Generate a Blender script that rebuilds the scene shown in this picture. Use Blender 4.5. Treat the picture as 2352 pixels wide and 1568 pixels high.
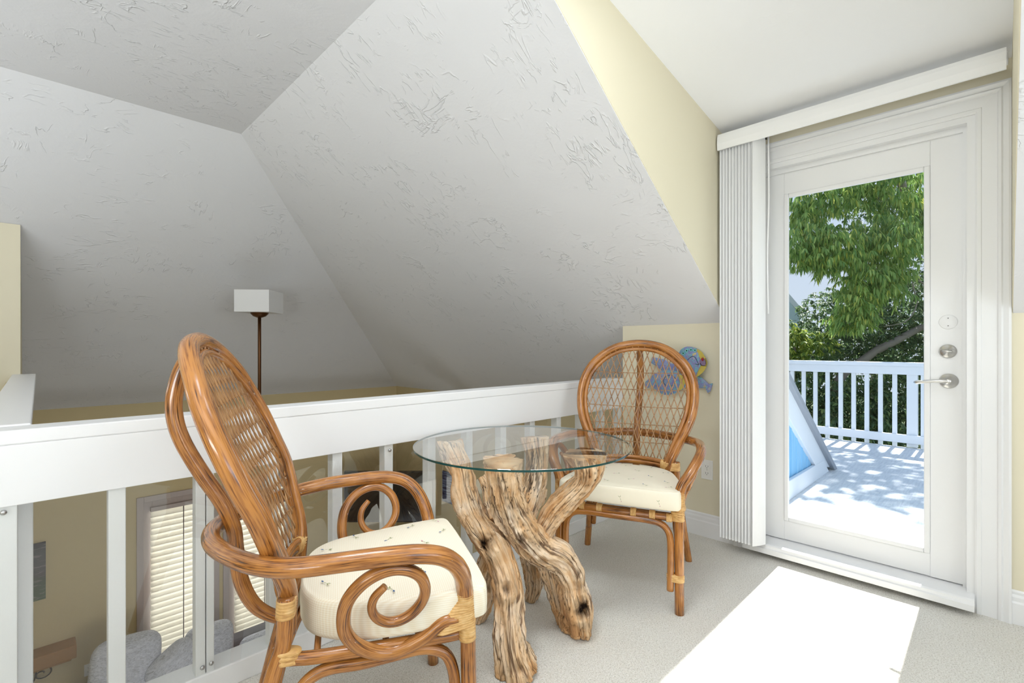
import bpy, bmesh, math, random
from math import pi, sin, cos, radians, sqrt
from mathutils import Vector, noise, Matrix, Quaternion
random.seed(7)
for o in list(bpy.data.objects): bpy.data.objects.remove(o)
S = bpy.context.scene
C = S.collection

# ------------------------------------------------------------------ camera
FPX, CAMH = 1115.0, 1.13
cd = bpy.data.cameras.new('camera'); cam = bpy.data.objects.new('camera', cd); C.objects.link(cam)
cam.location = (0, 0, CAMH); cam.rotation_euler = (pi/2, 0, radians(45.1-90))
cd.sensor_width = 36; cd.lens = FPX/2352*36; cd.shift_y = 10/2352; cd.clip_start = .02; cd.clip_end = 300
S.camera = cam

# ------------------------------------------------------------------ world, sun, daylight, fill lights
w = bpy.data.worlds.new('world'); S.world = w; w.use_nodes = True
wn = w.node_tree.nodes; wl = w.node_tree.links
for n in list(wn): wn.remove(n)
tcw = wn.new('ShaderNodeTexCoord'); spw = wn.new('ShaderNodeSeparateXYZ'); rmp = wn.new('ShaderNodeValToRGB')
wl.new(tcw.outputs['Generated'], spw.inputs[0]); wl.new(spw.outputs['Z'], rmp.inputs[0])
el = rmp.color_ramp.elements; el[0].position = 0; el[0].color = (.74, .83, .97, 1); el[1].position = .8; el[1].color = (.50, .67, .98, 1)
bg = wn.new('ShaderNodeBackground'); bg.inputs[1].default_value = .86
wo = wn.new('ShaderNodeOutputWorld')
wl.new(rmp.outputs[0], bg.inputs[0]); wl.new(bg.outputs[0], wo.inputs[0])

def add_light(name, kind, loc, d, energy, color=(1,1,1), size=1, size_y=None, angle=None, spread=None):
    l = bpy.data.lights.new(name, kind); l.energy = energy; l.color = color
    if kind == 'AREA':
        l.shape = 'RECTANGLE'; l.size = size; l.size_y = size_y or size
        if spread: l.spread = radians(spread)
    if angle: l.angle = radians(angle)
    o = bpy.data.objects.new(name, l); C.objects.link(o); o.location = loc
    o.rotation_euler = Vector(d).to_track_quat('-Z', 'Y').to_euler()
    return o
SUN_EL = radians(53.5)
add_light('sun', 'SUN', (8, .5, 8), (-cos(SUN_EL), 0, -sin(SUN_EL)), 8.4, (1, .97, .93), angle=.53)
# unseen fill light added at the back wall opening, tilted up to the ceilings
add_light('back_fill', 'AREA', (.6, -2.62, 1.2), (0, 1, 1.6), 53, (.865, .935, 1), 2.2, 1.5)
# unseen fill lights added in the loft: two aimed up, three aimed down
add_light('loft_fill_up', 'AREA', (-1.6, -.08, 1.0), (.3, .2, 1), 56, (.885, .945, 1), 1.0, 1.0)
add_light('landing_fill_up', 'AREA', (-1.4, 3.0, 1.2), (.3, 0, 1), 13, (.885, .945, 1), 1.0, 1.0)
add_light('loft_fill_down', 'AREA', (-.2, -.6, 2.5), (.1, .1, -1), 7, (.91, .955, 1), 1.4, 1.4)
add_light('door_fill_down', 'AREA', (1.2, .5, 2.5), (0, 0, -1), 5, (.91, .955, 1), .5, .5)
add_light('table_fill_down', 'AREA', (.45, .9, 2.5), (.42, .08, -1), 4, (.91, .955, 1), .5, .5, spread=75)
# lower room: two unseen fill lights added, then daylight outside the far windows
add_light('lower_back_fill', 'AREA', (1.2, -2.6, -1.3), (0, 1, .1), 66, (.97, .98, 1), 2.4, 1.5)
add_light('lower_fill_up', 'AREA', (1.5, 3.8, -2.3), (0, 0, 1), 11, (.82, .91, 1), 2.0, 2.0)
add_light('daylight_far_windows', 'AREA', (1.6, 7.0, -1.4), (0, -1, 0), 70, (1, 1, 1), 1.8, 2.0)
S.view_settings.view_transform = 'Standard'; S.view_settings.look = 'None'
S.view_settings.exposure = 0.13; S.view_settings.gamma = 1; S.view_settings.use_curve_mapping = False

# ------------------------------------------------------------------ material helpers
def srgb(r, g, b):
    f = lambda c: c/12.92 if c <= .04045 else ((c+.055)/1.055)**2.4
    return (f(r/255), f(g/255), f(b/255), 1)
class NT:
    def __init__(s, name):
        s.m = bpy.data.materials.new(name); s.m.use_nodes = True
        s.t = s.m.node_tree; s.n = s.t.nodes; s.l = s.t.links
        s.b = s.n['Principled BSDF']; s.out = s.n['Material Output']
    def node(s, t, **k):
        n = s.n.new(t)
        for a, v in k.items(): setattr(n, a, v)
        return n
    def set(s, n, **k):
        for a, v in k.items(): n.inputs[a].default_value = v
    def link(s, a, b): s.l.new(a, b)
    def coord(s, out='Object', scale=(1,1,1), rot=(0,0,0)):
        tc = s.node('ShaderNodeTexCoord'); mp = s.node('ShaderNodeMapping')
        mp.inputs['Scale'].default_value = scale; mp.inputs['Rotation'].default_value = rot
        s.link(tc.outputs[out], mp.inputs[0]); return mp.outputs[0]
    def noise(s, vec, scale, detail=3, rough=.5, dist=0):
        n = s.node('ShaderNodeTexNoise'); n.inputs['Scale'].default_value = scale; n.inputs['Detail'].default_value = detail
        n.inputs['Roughness'].default_value = rough; n.inputs['Distortion'].default_value = dist
        s.link(vec, n.inputs['Vector']); return n.outputs['Fac']
    def ramp(s, fac, stops, interp='LINEAR'):
        r = s.node('ShaderNodeValToRGB'); cr = r.color_ramp; cr.interpolation = interp
        while len(cr.elements) < len(stops): cr.elements.new(.5)
        for e, (p, c) in zip(cr.elements, stops):
            e.position = p; e.color = c if len(c) == 4 else (*c, 1)
        s.link(fac, r.inputs[0]); return r.outputs[0]
    def mix(s, fac, a, b, mode='MIX'):
        m = s.node('ShaderNodeMix'); m.data_type = 'RGBA'; m.blend_type = mode
        for sock, v in ((m.inputs[0], fac), (m.inputs[6], a), (m.inputs[7], b)):
            if hasattr(v, 'is_linked'): s.link(v, sock)
            else: sock.default_value = v
        return m.outputs[2]
    def math(s, op, a, b=0.0, c=0.0):
        m = s.node('ShaderNodeMath', operation=op)
        for i, v in enumerate((a, b, c)):
            if hasattr(v, 'is_linked'): s.link(v, m.inputs[i])
            else: m.inputs[i].default_value = v
        return m.outputs[0]
    def bump(s, h, strength=.3, dist=.01):
        b = s.node('ShaderNodeBump'); b.inputs['Strength'].default_value = strength; b.inputs['Distance'].default_value = dist
        s.link(h, b.inputs['Height']); s.link(b.outputs[0], s.b.inputs['Normal']); return b
    def base(s, c):
        if hasattr(c, 'is_linked'): s.link(c, s.b.inputs['Base Color'])
        else: s.b.inputs['Base Color'].default_value = c
    def p(s, **k):
        for a, v in k.items():
            key = {'rough': 'Roughness', 'metal': 'Metallic', 'spec': 'Specular IOR Level', 'coat': 'Coat Weight', 'coatr': 'Coat Roughness'}[a]
            if hasattr(v, 'is_linked'): s.link(v, s.b.inputs[key])
            else: s.b.inputs[key].default_value = v

def simple(name, col, rough=.5, metal=0, bump=None, spec=.5):
    t = NT(name); t.base(col); t.p(rough=rough, metal=metal, spec=spec)
    v = t.coord()
    if bump: t.bump(t.noise(v, bump[0], 4), bump[1], bump[2])
    return t.m

def plaster(name, col, strength, rough=.75):
    """trowelled skim coat: short raised curved ridges in scattered patches"""
    t = NT(name); v = t.coord('Object'); h = None
    for i, (sc, rot, th) in enumerate((((7, 20, 9), (.2, .3, .6), .52), ((16, 7, 12), (.5, .9, 1.9), .55), ((9, 14, 22), (1.1, .2, .4), .56))):
        n = t.noise(t.coord('Object', sc, rot), .8, 3, .5, .6)
        r = t.math('MAXIMUM', t.math('SUBTRACT', 1, t.math('MULTIPLY', t.math('ABSOLUTE', t.math('SUBTRACT', n, .5)), 38)), 0)
        g1 = t.noise(t.coord('Object', (1, 1, 1), (i, 2*i, 1)), 2.1+.5*i, 4, .65)
        gate = t.math('MINIMUM', t.math('MAXIMUM', t.math('MULTIPLY', t.math('SUBTRACT', g1, th), 14), 0), 1)
        g2 = t.noise(t.coord('Object', (1, 1, 1), (2*i, i, 3)), 11, 2, .5)
        gate = t.math('MULTIPLY', gate, t.math('MINIMUM', t.math('MAXIMUM', t.math('MULTIPLY', t.math('SUBTRACT', g2, .46), 9), 0), 1))
        r = t.math('MULTIPLY', r, gate); h = r if h is None else t.math('ADD', h, r)
    h = t.math('MULTIPLY', h, .7)
    h = t.math('ADD', h, t.math('MULTIPLY', t.noise(v, 4.0, 4, .6, .4), 1.0))
    h = t.math('ADD', h, t.math('MULTIPLY', t.noise(v, 120, 2), .07))
    t.bump(h, strength, .010); t.base(col); t.p(rough=rough, spec=.3)
    return t.m

M = {}
M['ceil'] = plaster('textured_ceiling_plaster', srgb(234, 234, 236), .55)
M['ceil_smooth'] = plaster('smooth_ceiling_plaster', srgb(246, 246, 247), .06)
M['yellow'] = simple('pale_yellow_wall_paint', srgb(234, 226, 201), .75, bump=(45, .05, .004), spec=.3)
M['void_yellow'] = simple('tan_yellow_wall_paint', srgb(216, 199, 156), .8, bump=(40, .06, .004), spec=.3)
M['white'] = simple('white_gloss_paint', srgb(240, 240, 240), .38, bump=(7, .05, .006))
M['door_white'] = simple('white_door_paint', srgb(238, 238, 238), .35, bump=(5, .02, .004))
M['rail_white'] = simple('white_railing_paint', srgb(242, 242, 242), .42, bump=(5, .12, .006))
M['vane'] = simple('white_vinyl', srgb(243, 243, 243), .45)
M['grey_trim'] = simple('taupe_window_trim', srgb(196, 184, 180), .5)
M['metal'] = simple('satin_nickel', (.62, .61, .59, 1), .28, 1)
M['screw'] = simple('steel_screw', (.5, .5, .5, 1), .3, 1)
M['black'] = simple('black_plastic', (.01, .01, .01, 1), .4)
M['bronze'] = simple('dark_bronze_metal', srgb(96, 62, 34), .35, .7)
M['shade'] = simple('white_glass_shade', srgb(236, 236, 236), .5)
M['outlet'] = simple('white_outlet_plastic', srgb(244, 243, 238), .35)
M['slot'] = simple('dark_slot', (.03, .03, .03, 1), .6)
M['floor_low'] = simple('dark_walnut_floor', srgb(84, 60, 44), .4, bump=(9, .2, .004))
M['mantel'] = simple('honey_stained_shelf_wood', srgb(168, 122, 62), .5, bump=(15, .2, .004))
M['iron'] = simple('brown_wrought_iron', srgb(70, 56, 46), .5, .3)
M['screen'] = simple('black_television_screen', (.008, .009, .011, 1), .12)
def slatmat():
    t = NT('cream_blind_slat'); t.base(srgb(250, 246, 238)); t.p(rough=.5); tl = t.node('ShaderNodeBsdfTranslucent'); tl.inputs[0].default_value = srgb(250, 246, 236)
    mx = t.node('ShaderNodeMixShader'); mx.inputs[0].default_value = .3; t.link(t.b.outputs[0], mx.inputs[1]); t.link(tl.outputs[0], mx.inputs[2]); t.link(mx.outputs[0], t.out.inputs[0]); return t.m
M['slat'] = slatmat()
M['cord'] = simple('grey_blind_cord', srgb(120, 112, 122), .7)
M['wall_ext'] = simple('white_exterior_trim_paint', srgb(226, 230, 236), .6, bump=(14, .15, .006))
M['flash'] = simple('grey_roof_flashing', srgb(150, 155, 164), .6, bump=(60, .3, .004))
M['gable'] = simple('pale_blue_grey_siding', srgb(196, 214, 222), .7)
M['ground'] = simple('grass_ground', srgb(84, 98, 58), .9, bump=(3, .5, .05))  # one even dull green for the grass

def carpet():
    t = NT('cut_pile_carpet'); v = t.coord('Object')
    n1 = t.noise(v, 210, 3, .65, .4); n2 = t.noise(v, 60, 2, .5, .5); n3 = t.noise(v, 2.2, 3)
    c = t.ramp(n1, [(.28, srgb(190, 183, 171)), (.44, srgb(234, 230, 220)), (.6, srgb(250, 247, 240))])
    c = t.mix(t.ramp(n3, [(.35, (0,0,0)), (.7, (.16,.16,.16))]), c, srgb(196, 186, 168))
    t.base(c); t.p(rough=.95, spec=.15)
    h = t.math('ADD', n1, t.math('MULTIPLY', n2, .8)); t.bump(h, .9, .006)
    return t.m
M['carpet'] = carpet()

def rattan(name, dark, mid, light, worn=True):
    t = NT(name)
    vu = t.coord('UV', (9, 5, 1)); va = t.noise(vu, 1.0, 5, .62, .25)
    vf = t.coord('UV', (38, 10, 1)); vb = t.noise(vf, 1.0, 3, .6)
    obj = t.coord('Object'); vo = t.noise(obj, 9, 3)
    f = t.math('ADD', t.math('MULTIPLY', va, .28), t.math('MULTIPLY', vb, .72))
    f = t.math('ADD', f, t.math('MULTIPLY', t.math('SUBTRACT', vo, .5), .35))
    c = t.ramp(f, [(.36, dark), (.43, mid), (.56, light)])
    if worn:
        wn_ = t.noise(t.coord('UV', (10, 26, 1)), 1.0, 4, .7)
        wb = t.noise(obj, 5.5, 2)
        k = t.math('MULTIPLY', t.math('GREATER_THAN', wn_, .665), t.math('GREATER_THAN', wb, .57))
        c = t.mix(t.math('MULTIPLY', k, .75), c, srgb(226, 206, 184))
    t.base(c); t.p(rough=.26, spec=.5, coat=.5, coatr=.1)
    t.bump(t.math('ADD', va, t.math('MULTIPLY', vb, .5)), .12, .004)
    return t.m
M['rattan'] = rattan('varnished_brown_rattan', srgb(60, 33, 12), srgb(140, 84, 34), srgb(188, 126, 60))
M['rattan_rod'] = rattan('brown_cane_rod', srgb(84, 54, 30), srgb(146, 100, 58), srgb(188, 144, 96), False)
def cane():
    t = NT('honey_cane_binding'); n = t.noise(t.coord('UV', (6, 300, 1)), 1.0, 3, .6)
    o = t.noise(t.coord('Object'), 40, 2)
    t.base(t.ramp(t.math('ADD', t.math('MULTIPLY', n, .6), t.math('MULTIPLY', o, .4)), [(.35, srgb(176, 126, 66)), (.5, srgb(216, 170, 104)), (.65, srgb(236, 200, 142))]))
    t.p(rough=.42); t.bump(n, .3, .002); return t.m
M['cane'] = cane()

def fabric():
    t = NT('cream_checked_seat_fabric')
    tc = t.node('ShaderNodeTexCoord'); sp = t.node('ShaderNodeSeparateXYZ'); t.link(tc.outputs['Object'], sp.inputs[0])
    def stripe(ax, per):
        s_ = t.math('SINE', t.math('MULTIPLY', sp.outputs[ax], 2*pi/per)); return t.math('ADD', t.math('MULTIPLY', s_, .5), .5)
    a, b, c_ = stripe('X', .0052), stripe('Y', .0052), stripe('Z', .0052)
    geo = t.node('ShaderNodeNewGeometry'); sn = t.node('ShaderNodeSeparateXYZ'); t.link(geo.outputs['Normal'], sn.inputs[0])
    top = t.math('GREATER_THAN', t.math('ABSOLUTE', sn.outputs['Z']), .7)
    b2 = t.math('ADD', t.math('MULTIPLY', b, top), t.math('MULTIPLY', c_, t.math('SUBTRACT', 1, top)))
    k = t.math('MULTIPLY', t.math('ADD', a, b2), .5)
    t.base(t.ramp(k, [(.1, srgb(238, 226, 200)), (.9, srgb(248, 242, 224))])); t.p(rough=.85, spec=.2)
    t.bump(k, .25, .001); return t.m
M['fabric'] = fabric()
M['sprig_green'] = simple('green_embroidery', srgb(128, 138, 78), .8)
M['sprig_blue'] = simple('blue_embroidery', srgb(70, 98, 138), .8)
M['sprig_pink'] = simple('pink_embroidery', srgb(206, 160, 168), .8)

def driftwood():
    t = NT('sun_bleached_driftwood')
    at = t.node('ShaderNodeAttribute'); at.attribute_name = 'crack'
    g = t.noise(t.coord('UV', (16, 3, 1)), 1.0, 6, .62, .4)
    g2 = t.noise(t.coord('UV', (34, 4.5, 1)), 1.0, 4, .6, .35)
    o = t.noise(t.coord('Object'), 5.5, 4, .6, .6)
    o2 = t.noise(t.coord('Object'), 60, 3, .6)
    f = t.math('ADD', t.math('MULTIPLY', g, .5), t.math('MULTIPLY', o, .5))
    c = t.ramp(f, [(.34, srgb(178, 124, 76)), (.43, srgb(214, 166, 116)), (.51, srgb(232, 198, 158)), (.64, srgb(242, 222, 198))])
    rg = t.math('ABSOLUTE', t.math('SUBTRACT', t.noise(t.coord('UV', (11, 2.0, 1)), 1.0, 4, .5, .35), .5))
    line = t.ramp(rg, [(.006, (1,1,1)), (.022, (0,0,0))])
    c = t.mix(t.math('MULTIPLY', line, t.ramp(o, [(.40, (.1,.1,.1)), (.56, (.85,.85,.85))])), c, srgb(100, 68, 44))
    rg2 = t.math('ABSOLUTE', t.math('SUBTRACT', g2, .5))
    c = t.mix(t.math('MULTIPLY', t.ramp(rg2, [(.006, (1,1,1)), (.03, (0,0,0))]), .35), c, srgb(150, 108, 72))
    c = t.mix(t.math('MULTIPLY', t.math('GREATER_THAN', o2, .66), .3), c, srgb(120, 84, 54))
    c = t.mix(at.outputs['Fac'], c, srgb(48, 34, 26))
    t.base(c); t.p(rough=.72, spec=.3)
    h = t.math('ADD', t.math('ADD', t.math('MULTIPLY', g, .7), t.math('MULTIPLY', t.math('MINIMUM', rg, .03), 14)), t.math('ADD', t.math('MULTIPLY', g2, .6), t.math('MULTIPLY', o2, .15)))
    t.bump(h, .8, .012)
    return t.m
M['drift'] = driftwood()

def glass_thin(name, tint=(1,1,1,1), refl=1.0, ior=1.5):
    m = bpy.data.materials.new(name); m.use_nodes = True; n = m.node_tree.nodes; l = m.node_tree.links
    for x in list(n): n.remove(x)
    o = n.new('ShaderNodeOutputMaterial'); tr = n.new('ShaderNodeBsdfTransparent'); gl = n.new('ShaderNodeBsdfGlossy'); mx = n.new('ShaderNodeMixShader'); fr = n.new('ShaderNodeFresnel')
    tr.inputs[0].default_value = tint; gl.inputs[1].default_value = 0.0; gl.inputs[0].default_value = (refl, refl, refl, 1)
    fr.inputs[0].default_value = ior
    ge = n.new('ShaderNodeNewGeometry'); mm = n.new('ShaderNodeMath'); mm.operation = 'MULTIPLY_ADD'; m2 = n.new('ShaderNodeMath'); m2.operation = 'MULTIPLY'
    mm.inputs[1].default_value = -1; mm.inputs[2].default_value = 1; l.new(ge.outputs['Backfacing'], mm.inputs[0])
    l.new(mm.outputs[0], m2.inputs[0]); l.new(fr.outputs[0], m2.inputs[1])
    l.new(m2.outputs[0], mx.inputs[0]); l.new(tr.outputs[0], mx.inputs[1]); l.new(gl.outputs[0], mx.inputs[2]); l.new(mx.outputs[0], o.inputs[0])
    return m
M['glass_top'] = glass_thin('clear_table_glass', (.975, .99, .985, 1), 1.0, 1.85)
M['plexi'] = glass_thin('clear_acrylic_sheet', (.98, .985, .98, 1), 1.0, 1.8)
M['pane'] = glass_thin('clear_door_glass', (.97, .985, .98, 1), .6, 1.3)
M['glass_edge'] = simple('green_glass_edge', srgb(10, 64, 62), .1)

def leafmat(name, stops):
    t = NT(name); g = t.node('ShaderNodeNewGeometry')
    t.base(t.ramp(g.outputs['Random Per Island'], stops)); t.p(rough=.42, spec=.4)
    tl = t.node('ShaderNodeBsdfTranslucent'); mx = t.node('ShaderNodeMixShader'); mx.inputs[0].default_value = .42
    t.link(t.b.inputs['Base Color'].links[0].from_socket, tl.inputs[0])
    t.link(t.b.outputs[0], mx.inputs[1]); t.link(tl.outputs[0], mx.inputs[2]); t.link(mx.outputs[0], t.out.inputs[0])
    return t.m
M['leaf'] = leafmat('mid_green_leaf', [(0, srgb(112, 150, 84)), (.5, srgb(156, 188, 104)), (.85, srgb(188, 208, 124)), (1, srgb(226, 222, 112))])
M['leaf_dark'] = leafmat('dark_green_leaf', [(0, srgb(80, 106, 76)), (.6, srgb(110, 138, 96)), (1, srgb(160, 178, 112))])
M['leaf_yellow'] = leafmat('yellow_green_leaf', [(0, srgb(90, 124, 64)), (.6, srgb(142, 164, 78)), (1, srgb(200, 204, 96))])
M['bark'] = simple('grey_brown_bark', srgb(142, 132, 124), .85, bump=(14, .8, .02))

# ------------------------------------------------------------------ mesh helpers
def tag(o, label=None, cat=None, group=None, kind=None):
    if label: o['label'] = label
    if cat: o['category'] = cat
    if group: o['group'] = group
    if kind: o['kind'] = kind
    return o
def link(name, bm, mats, parent=None, smooth=False, bevel=None):
    me = bpy.data.meshes.new(name); bm.normal_update(); bm.to_mesh(me); bm.free()
    for m in (mats if isinstance(mats, (list, tuple)) else [mats]): me.materials.append(m)
    if smooth: me.polygons.foreach_set('use_smooth', [True]*len(me.polygons))
    o = bpy.data.objects.new(name, me); C.objects.link(o)
    if parent: o.parent = parent
    if bevel:
        b = o.modifiers.new('bevel', 'BEVEL'); b.width = bevel; b.segments = 2; b.limit_method = 'ANGLE'; b.angle_limit = radians(40)
    return o
def empty(name, loc=(0,0,0), rz=0):
    o = bpy.data.objects.new(name, None); C.objects.link(o); o.location = loc; o.rotation_euler = (0, 0, rz); o.empty_display_size = .1
    return o
def box(bm, a, b):
    (x0,y0,z0), (x1,y1,z1) = a, b
    x0,x1 = min(x0,x1),max(x0,x1); y0,y1 = min(y0,y1),max(y0,y1); z0,z1 = min(z0,z1),max(z0,z1)
    v = [bm.verts.new(p) for p in ((x0,y0,z0),(x1,y0,z0),(x1,y1,z0),(x0,y1,z0),(x0,y0,z1),(x1,y0,z1),(x1,y1,z1),(x0,y1,z1))]
    for f in ((0,3,2,1),(4,5,6,7),(0,1,5,4),(1,2,6,5),(2,3,7,6),(3,0,4,7)): bm.faces.new([v[i] for i in f])
def B(*boxes):
    bm = bmesh.new()
    for a, b in boxes: box(bm, a, b)
    return bm
def prism(bm, pts, off):
    off = Vector(off); lo = [bm.verts.new(p) for p in pts]; hi = [bm.verts.new(Vector(p)+off) for p in pts]
    n = len(pts); fs = [bm.faces.new(lo), bm.faces.new(hi[::-1])]
    for i in range(n): fs.append(bm.faces.new([lo[i], hi[i], hi[(i+1)%n], lo[(i+1)%n]]))
    return fs
def P(pts, off):
    bm = bmesh.new(); prism(bm, pts, off); bmesh.ops.recalc_face_normals(bm, faces=bm.faces[:]); return bm
def struct(name, bm, m, label=None, bevel=None):
    return tag(link(name, bm, m, None, bevel=bevel), label, None, None, 'structure')

def catmull(pts, step):
    """pts: list of (x,y,z,r). returns resampled list"""
    P_ = [Vector(p) for p in pts]; out = []
    P_ = [P_[0]*2-P_[1]] + P_ + [P_[-1]*2-P_[-2]]
    for i in range(1, len(P_)-2):
        a, b, c, d = P_[i-1], P_[i], P_[i+1], P_[i+2]
        L = (c.xyz-b.xyz).length; n = max(1, int(L/step+.5))
        for k in range(n):
            t = k/n
            out.append(.5*((2*b)+(c-a)*t+(2*a-5*b+4*c-d)*t*t+(3*b-a-3*c+d)*t**3))
    out.append(P_[-2]); return out
def sweep(bm, pts, seg=14, caps=True, closed=False, rfun=None, squash=None):
    """pts: Vectors (x,y,z,r)"""
    uv = bm.loops.layers.uv.verify(); n = len(pts)
    pos = [Vector((p[0], p[1], p[2])) for p in pts]
    tan = []
    for i in range(n):
        a = pos[(i-1) % n] if closed else pos[max(i-1, 0)]; b = pos[(i+1) % n] if closed else pos[min(i+1, n-1)]
        d = (b-a); tan.append(d.normalized() if d.length > 1e-9 else Vector((0,0,1)))
    ref = Vector((0,0,1)) if abs(tan[0].z) < .9 else Vector((1,0,0))
    nrm = (ref - tan[0]*ref.dot(tan[0])).normalized()
    rings = []; v = 0; vs = []; off = random.random()*50
    for i in range(n):
        if i:
            q = tan[i-1].rotation_difference(tan[i]); nrm = q @ nrm; nrm = (nrm-tan[i]*nrm.dot(tan[i])).normalized(); v += (pos[i]-pos[i-1]).length
        bn = tan[i].cross(nrm); ring = []
        for k in range(seg):
            a = 2*pi*k/seg; r = pts[i][3]
            if rfun: r = rfun(r, a, v, pos[i], i)
            ring.append(bm.verts.new(pos[i]+(nrm*cos(a)+bn*sin(a))*r))
        rings.append(ring); vs.append(v)
    rng = range(n) if closed else range(n-1)
    for i in rng:
        j = (i+1) % n
        for k in range(seg):
            k2 = (k+1) % seg
            f = bm.faces.new((rings[i][k], rings[i][k2], rings[j][k2], rings[j][k])); f.smooth = True
            vj = vs[j] if j else vs[-1]+.01
            for lp, (uu, vv) in zip(f.loops, ((k, vs[i]), (k+1, vs[i]), (k+1, vj), (k, vj))):
                lp[uv].uv = (uu/seg + off, vv + off)
    if caps and not closed:
        bm.faces.new(rings[0][::-1]); bm.faces.new(rings[-1])
    return rings
def tube(bm, pts, r=None, step=.012, seg=14, **k):
    p4 = [(*p[:3], p[3] if len(p) > 3 else r) for p in pts]
    return sweep(bm, catmull(p4, step), seg, **k)
def lathe(bm, prof, center, axis=(0,0,1), seg=24):
    ax = Vector(axis).normalized(); u = ax.orthogonal().normalized(); v = ax.cross(u); c = Vector(center)
    rings = []
    for r, h in prof:
        rings.append([bm.verts.new(c+ax*h+(u*cos(2*pi*k/seg)+v*sin(2*pi*k/seg))*max(r, 1e-4)) for k in range(seg)])
    for i in range(len(rings)-1):
        for k in range(seg): bm.faces.new((rings[i][k], rings[i][(k+1)%seg], rings[i+1][(k+1)%seg], rings[i+1][k])).smooth = True
    bm.faces.new(rings[0][::-1]); bm.faces.new(rings[-1])
def hull2d(pts):
    pts = sorted(set((round(x, 6), round(y, 6)) for x, y in pts))
    def half(ps):
        h = []
        for p in ps:
            while len(h) > 1 and (h[-1][0]-h[-2][0])*(p[1]-h[-2][1])-(h[-1][1]-h[-2][1])*(p[0]-h[-2][0]) <= 0: h.pop()
            h.append(p)
        return h[:-1]
    return half(pts)+half(pts[::-1])
def wrap(bm, a, b, circ, band=.006, gap=.0012):
    """cane binding around parallel canes: axis a->b, circ(t) gives list of ((dx,dy,dz), r) offsets from the axis"""
    uv = bm.loops.layers.uv.verify()
    a, b = Vector(a), Vector(b); ax = (b-a); L = ax.length; ax.normalize(); u = ax.orthogonal().normalized(); v = ax.cross(u)
    n = max(2, int(L/band+.5)); prev = None; NS = 28
    for i in range(n*4+1):
        t = i/(n*4); ph = (i % 4); g = (-gap if ph == 0 else (.0004 if ph == 2 else 0))
        cs = []
        for off, r in circ(t):
            o = Vector(off); cx_, cy_ = o.dot(u), o.dot(v)
            for k in range(24): cs.append((cx_+cos(2*pi*k/24)*(r+.0022+g), cy_+sin(2*pi*k/24)*(r+.0022+g)))
        h = hull2d(cs)
        # resample by angle around centroid
        mx = sum(p[0] for p in h)/len(h); my = sum(p[1] for p in h)/len(h)
        per = [0]
        for k in range(len(h)): per.append(per[-1]+math.dist(h[k], h[(k+1) % len(h)]))
        # start at max-x point for consistency
        ring = []
        for k in range(NS):
            ang = 2*pi*k/NS; d = (cos(ang), sin(ang)); best = None
            for q in range(len(h)):
                p0, p1 = h[q], h[(q+1) % len(h)]
                ex, ey = p1[0]-p0[0], p1[1]-p0[1]; den = d[0]*ey-d[1]*ex
                if abs(den) < 1e-12: continue
                s_ = ((p0[0]-mx)*ey-(p0[1]-my)*ex)/den; w_ = ((p0[0]-mx)*d[1]-(p0[1]-my)*d[0])/den
                if s_ > 0 and -1e-6 <= w_ <= 1+1e-6 and (best is None or s_ > best): best = s_
            best = best or .01
            ring.append(bm.verts.new(a+ax*(L*t)+u*(mx+d[0]*best)+v*(my+d[1]*best)))
        if prev:
            for k in range(NS):
                f = bm.faces.new((prev[k], prev[(k+1)%NS], ring[(k+1)%NS], ring[k])); f.smooth = True
                for lp, (uu, vv) in zip(f.loops, ((k, i-1), (k+1, i-1), (k+1, i), (k, i))): lp[uv].uv = (uu/NS, vv*band/4)
        else: first = ring
        prev = ring
    bm.faces.new(first[::-1]); bm.faces.new(prev)

# ================================================================== THE ROOM
XB, YA, XE, YW = 2.853, 1.80, 3.90, 6.36
KN = 1.264; SL = .7025; CZ = 2.555; YH = 3.6; ZLOW = -2.62
DY0, DY1 = -.040, 1.105                      # dormer cheeks
def r1(x): return KN+SL*(XB-x)
def dz(x): return 2.33+.1705*(2.743-x)
X1 = XB-(CZ-KN)/SL                            # where the slope meets the flat ceiling
XD = 2.743-(CZ-2.33)/.1705
T = .16
nrm1 = Vector((SL, 0, 1)).normalized()*T
struct('ceiling', P([(x, y, r1(x)) for x, y in ((X1, DY1), (XB, DY1), (XB, YA), (XE, YA), (XE, YW), (X1, YH))], nrm1), M['ceil'], 'tall sloping grey-white textured ceiling left of the door dormer')
struct('ceiling', P([(x, y, r1(x)) for x, y in ((X1, DY0), (XB, DY0), (XB, -2.7), (X1, -2.7))], nrm1), M['ceil'], 'sloping ceiling right of the door dormer')
struct('ceiling', P([(-2.8, YH, CZ), (X1, YH, CZ), (XE, YW, r1(XE)), (-2.8, YW, r1(XE))], (0, .1, .14)), M['ceil'], 'end slope of the textured ceiling above the stairwell')
struct('ceiling', P([(x, y, CZ) for x, y in ((-2.8, -2.7), (X1, -2.7), (X1, DY0), (XD, DY0), (XD, DY1), (X1, DY1), (X1, YH), (-2.8, YH))], (0, 0, T)), M['ceil'], 'flat textured ceiling at the top')
struct('ceiling', P([(XD, DY0, CZ), (XD, DY1, CZ), (XB+.12, DY1, dz(XB+.12)), (XB+.12, DY0, dz(XB+.12))], (0, 0, .12)), M['ceil_smooth'], 'smooth white dormer ceiling above the glass door')
for nm, y, off in (('wall_dormer_left', DY1-.003, .09), ('wall_dormer_right', DY0+.003, -.09)):
    struct(nm, P([(X1+.01, y, CZ), (XD, y, CZ), (XB, y, dz(XB)), (XB, y, KN+.004), (X1+.01, y, CZ-.003)], (0, off, 0)), M['yellow'], 'pale yellow dormer cheek wall')
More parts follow.
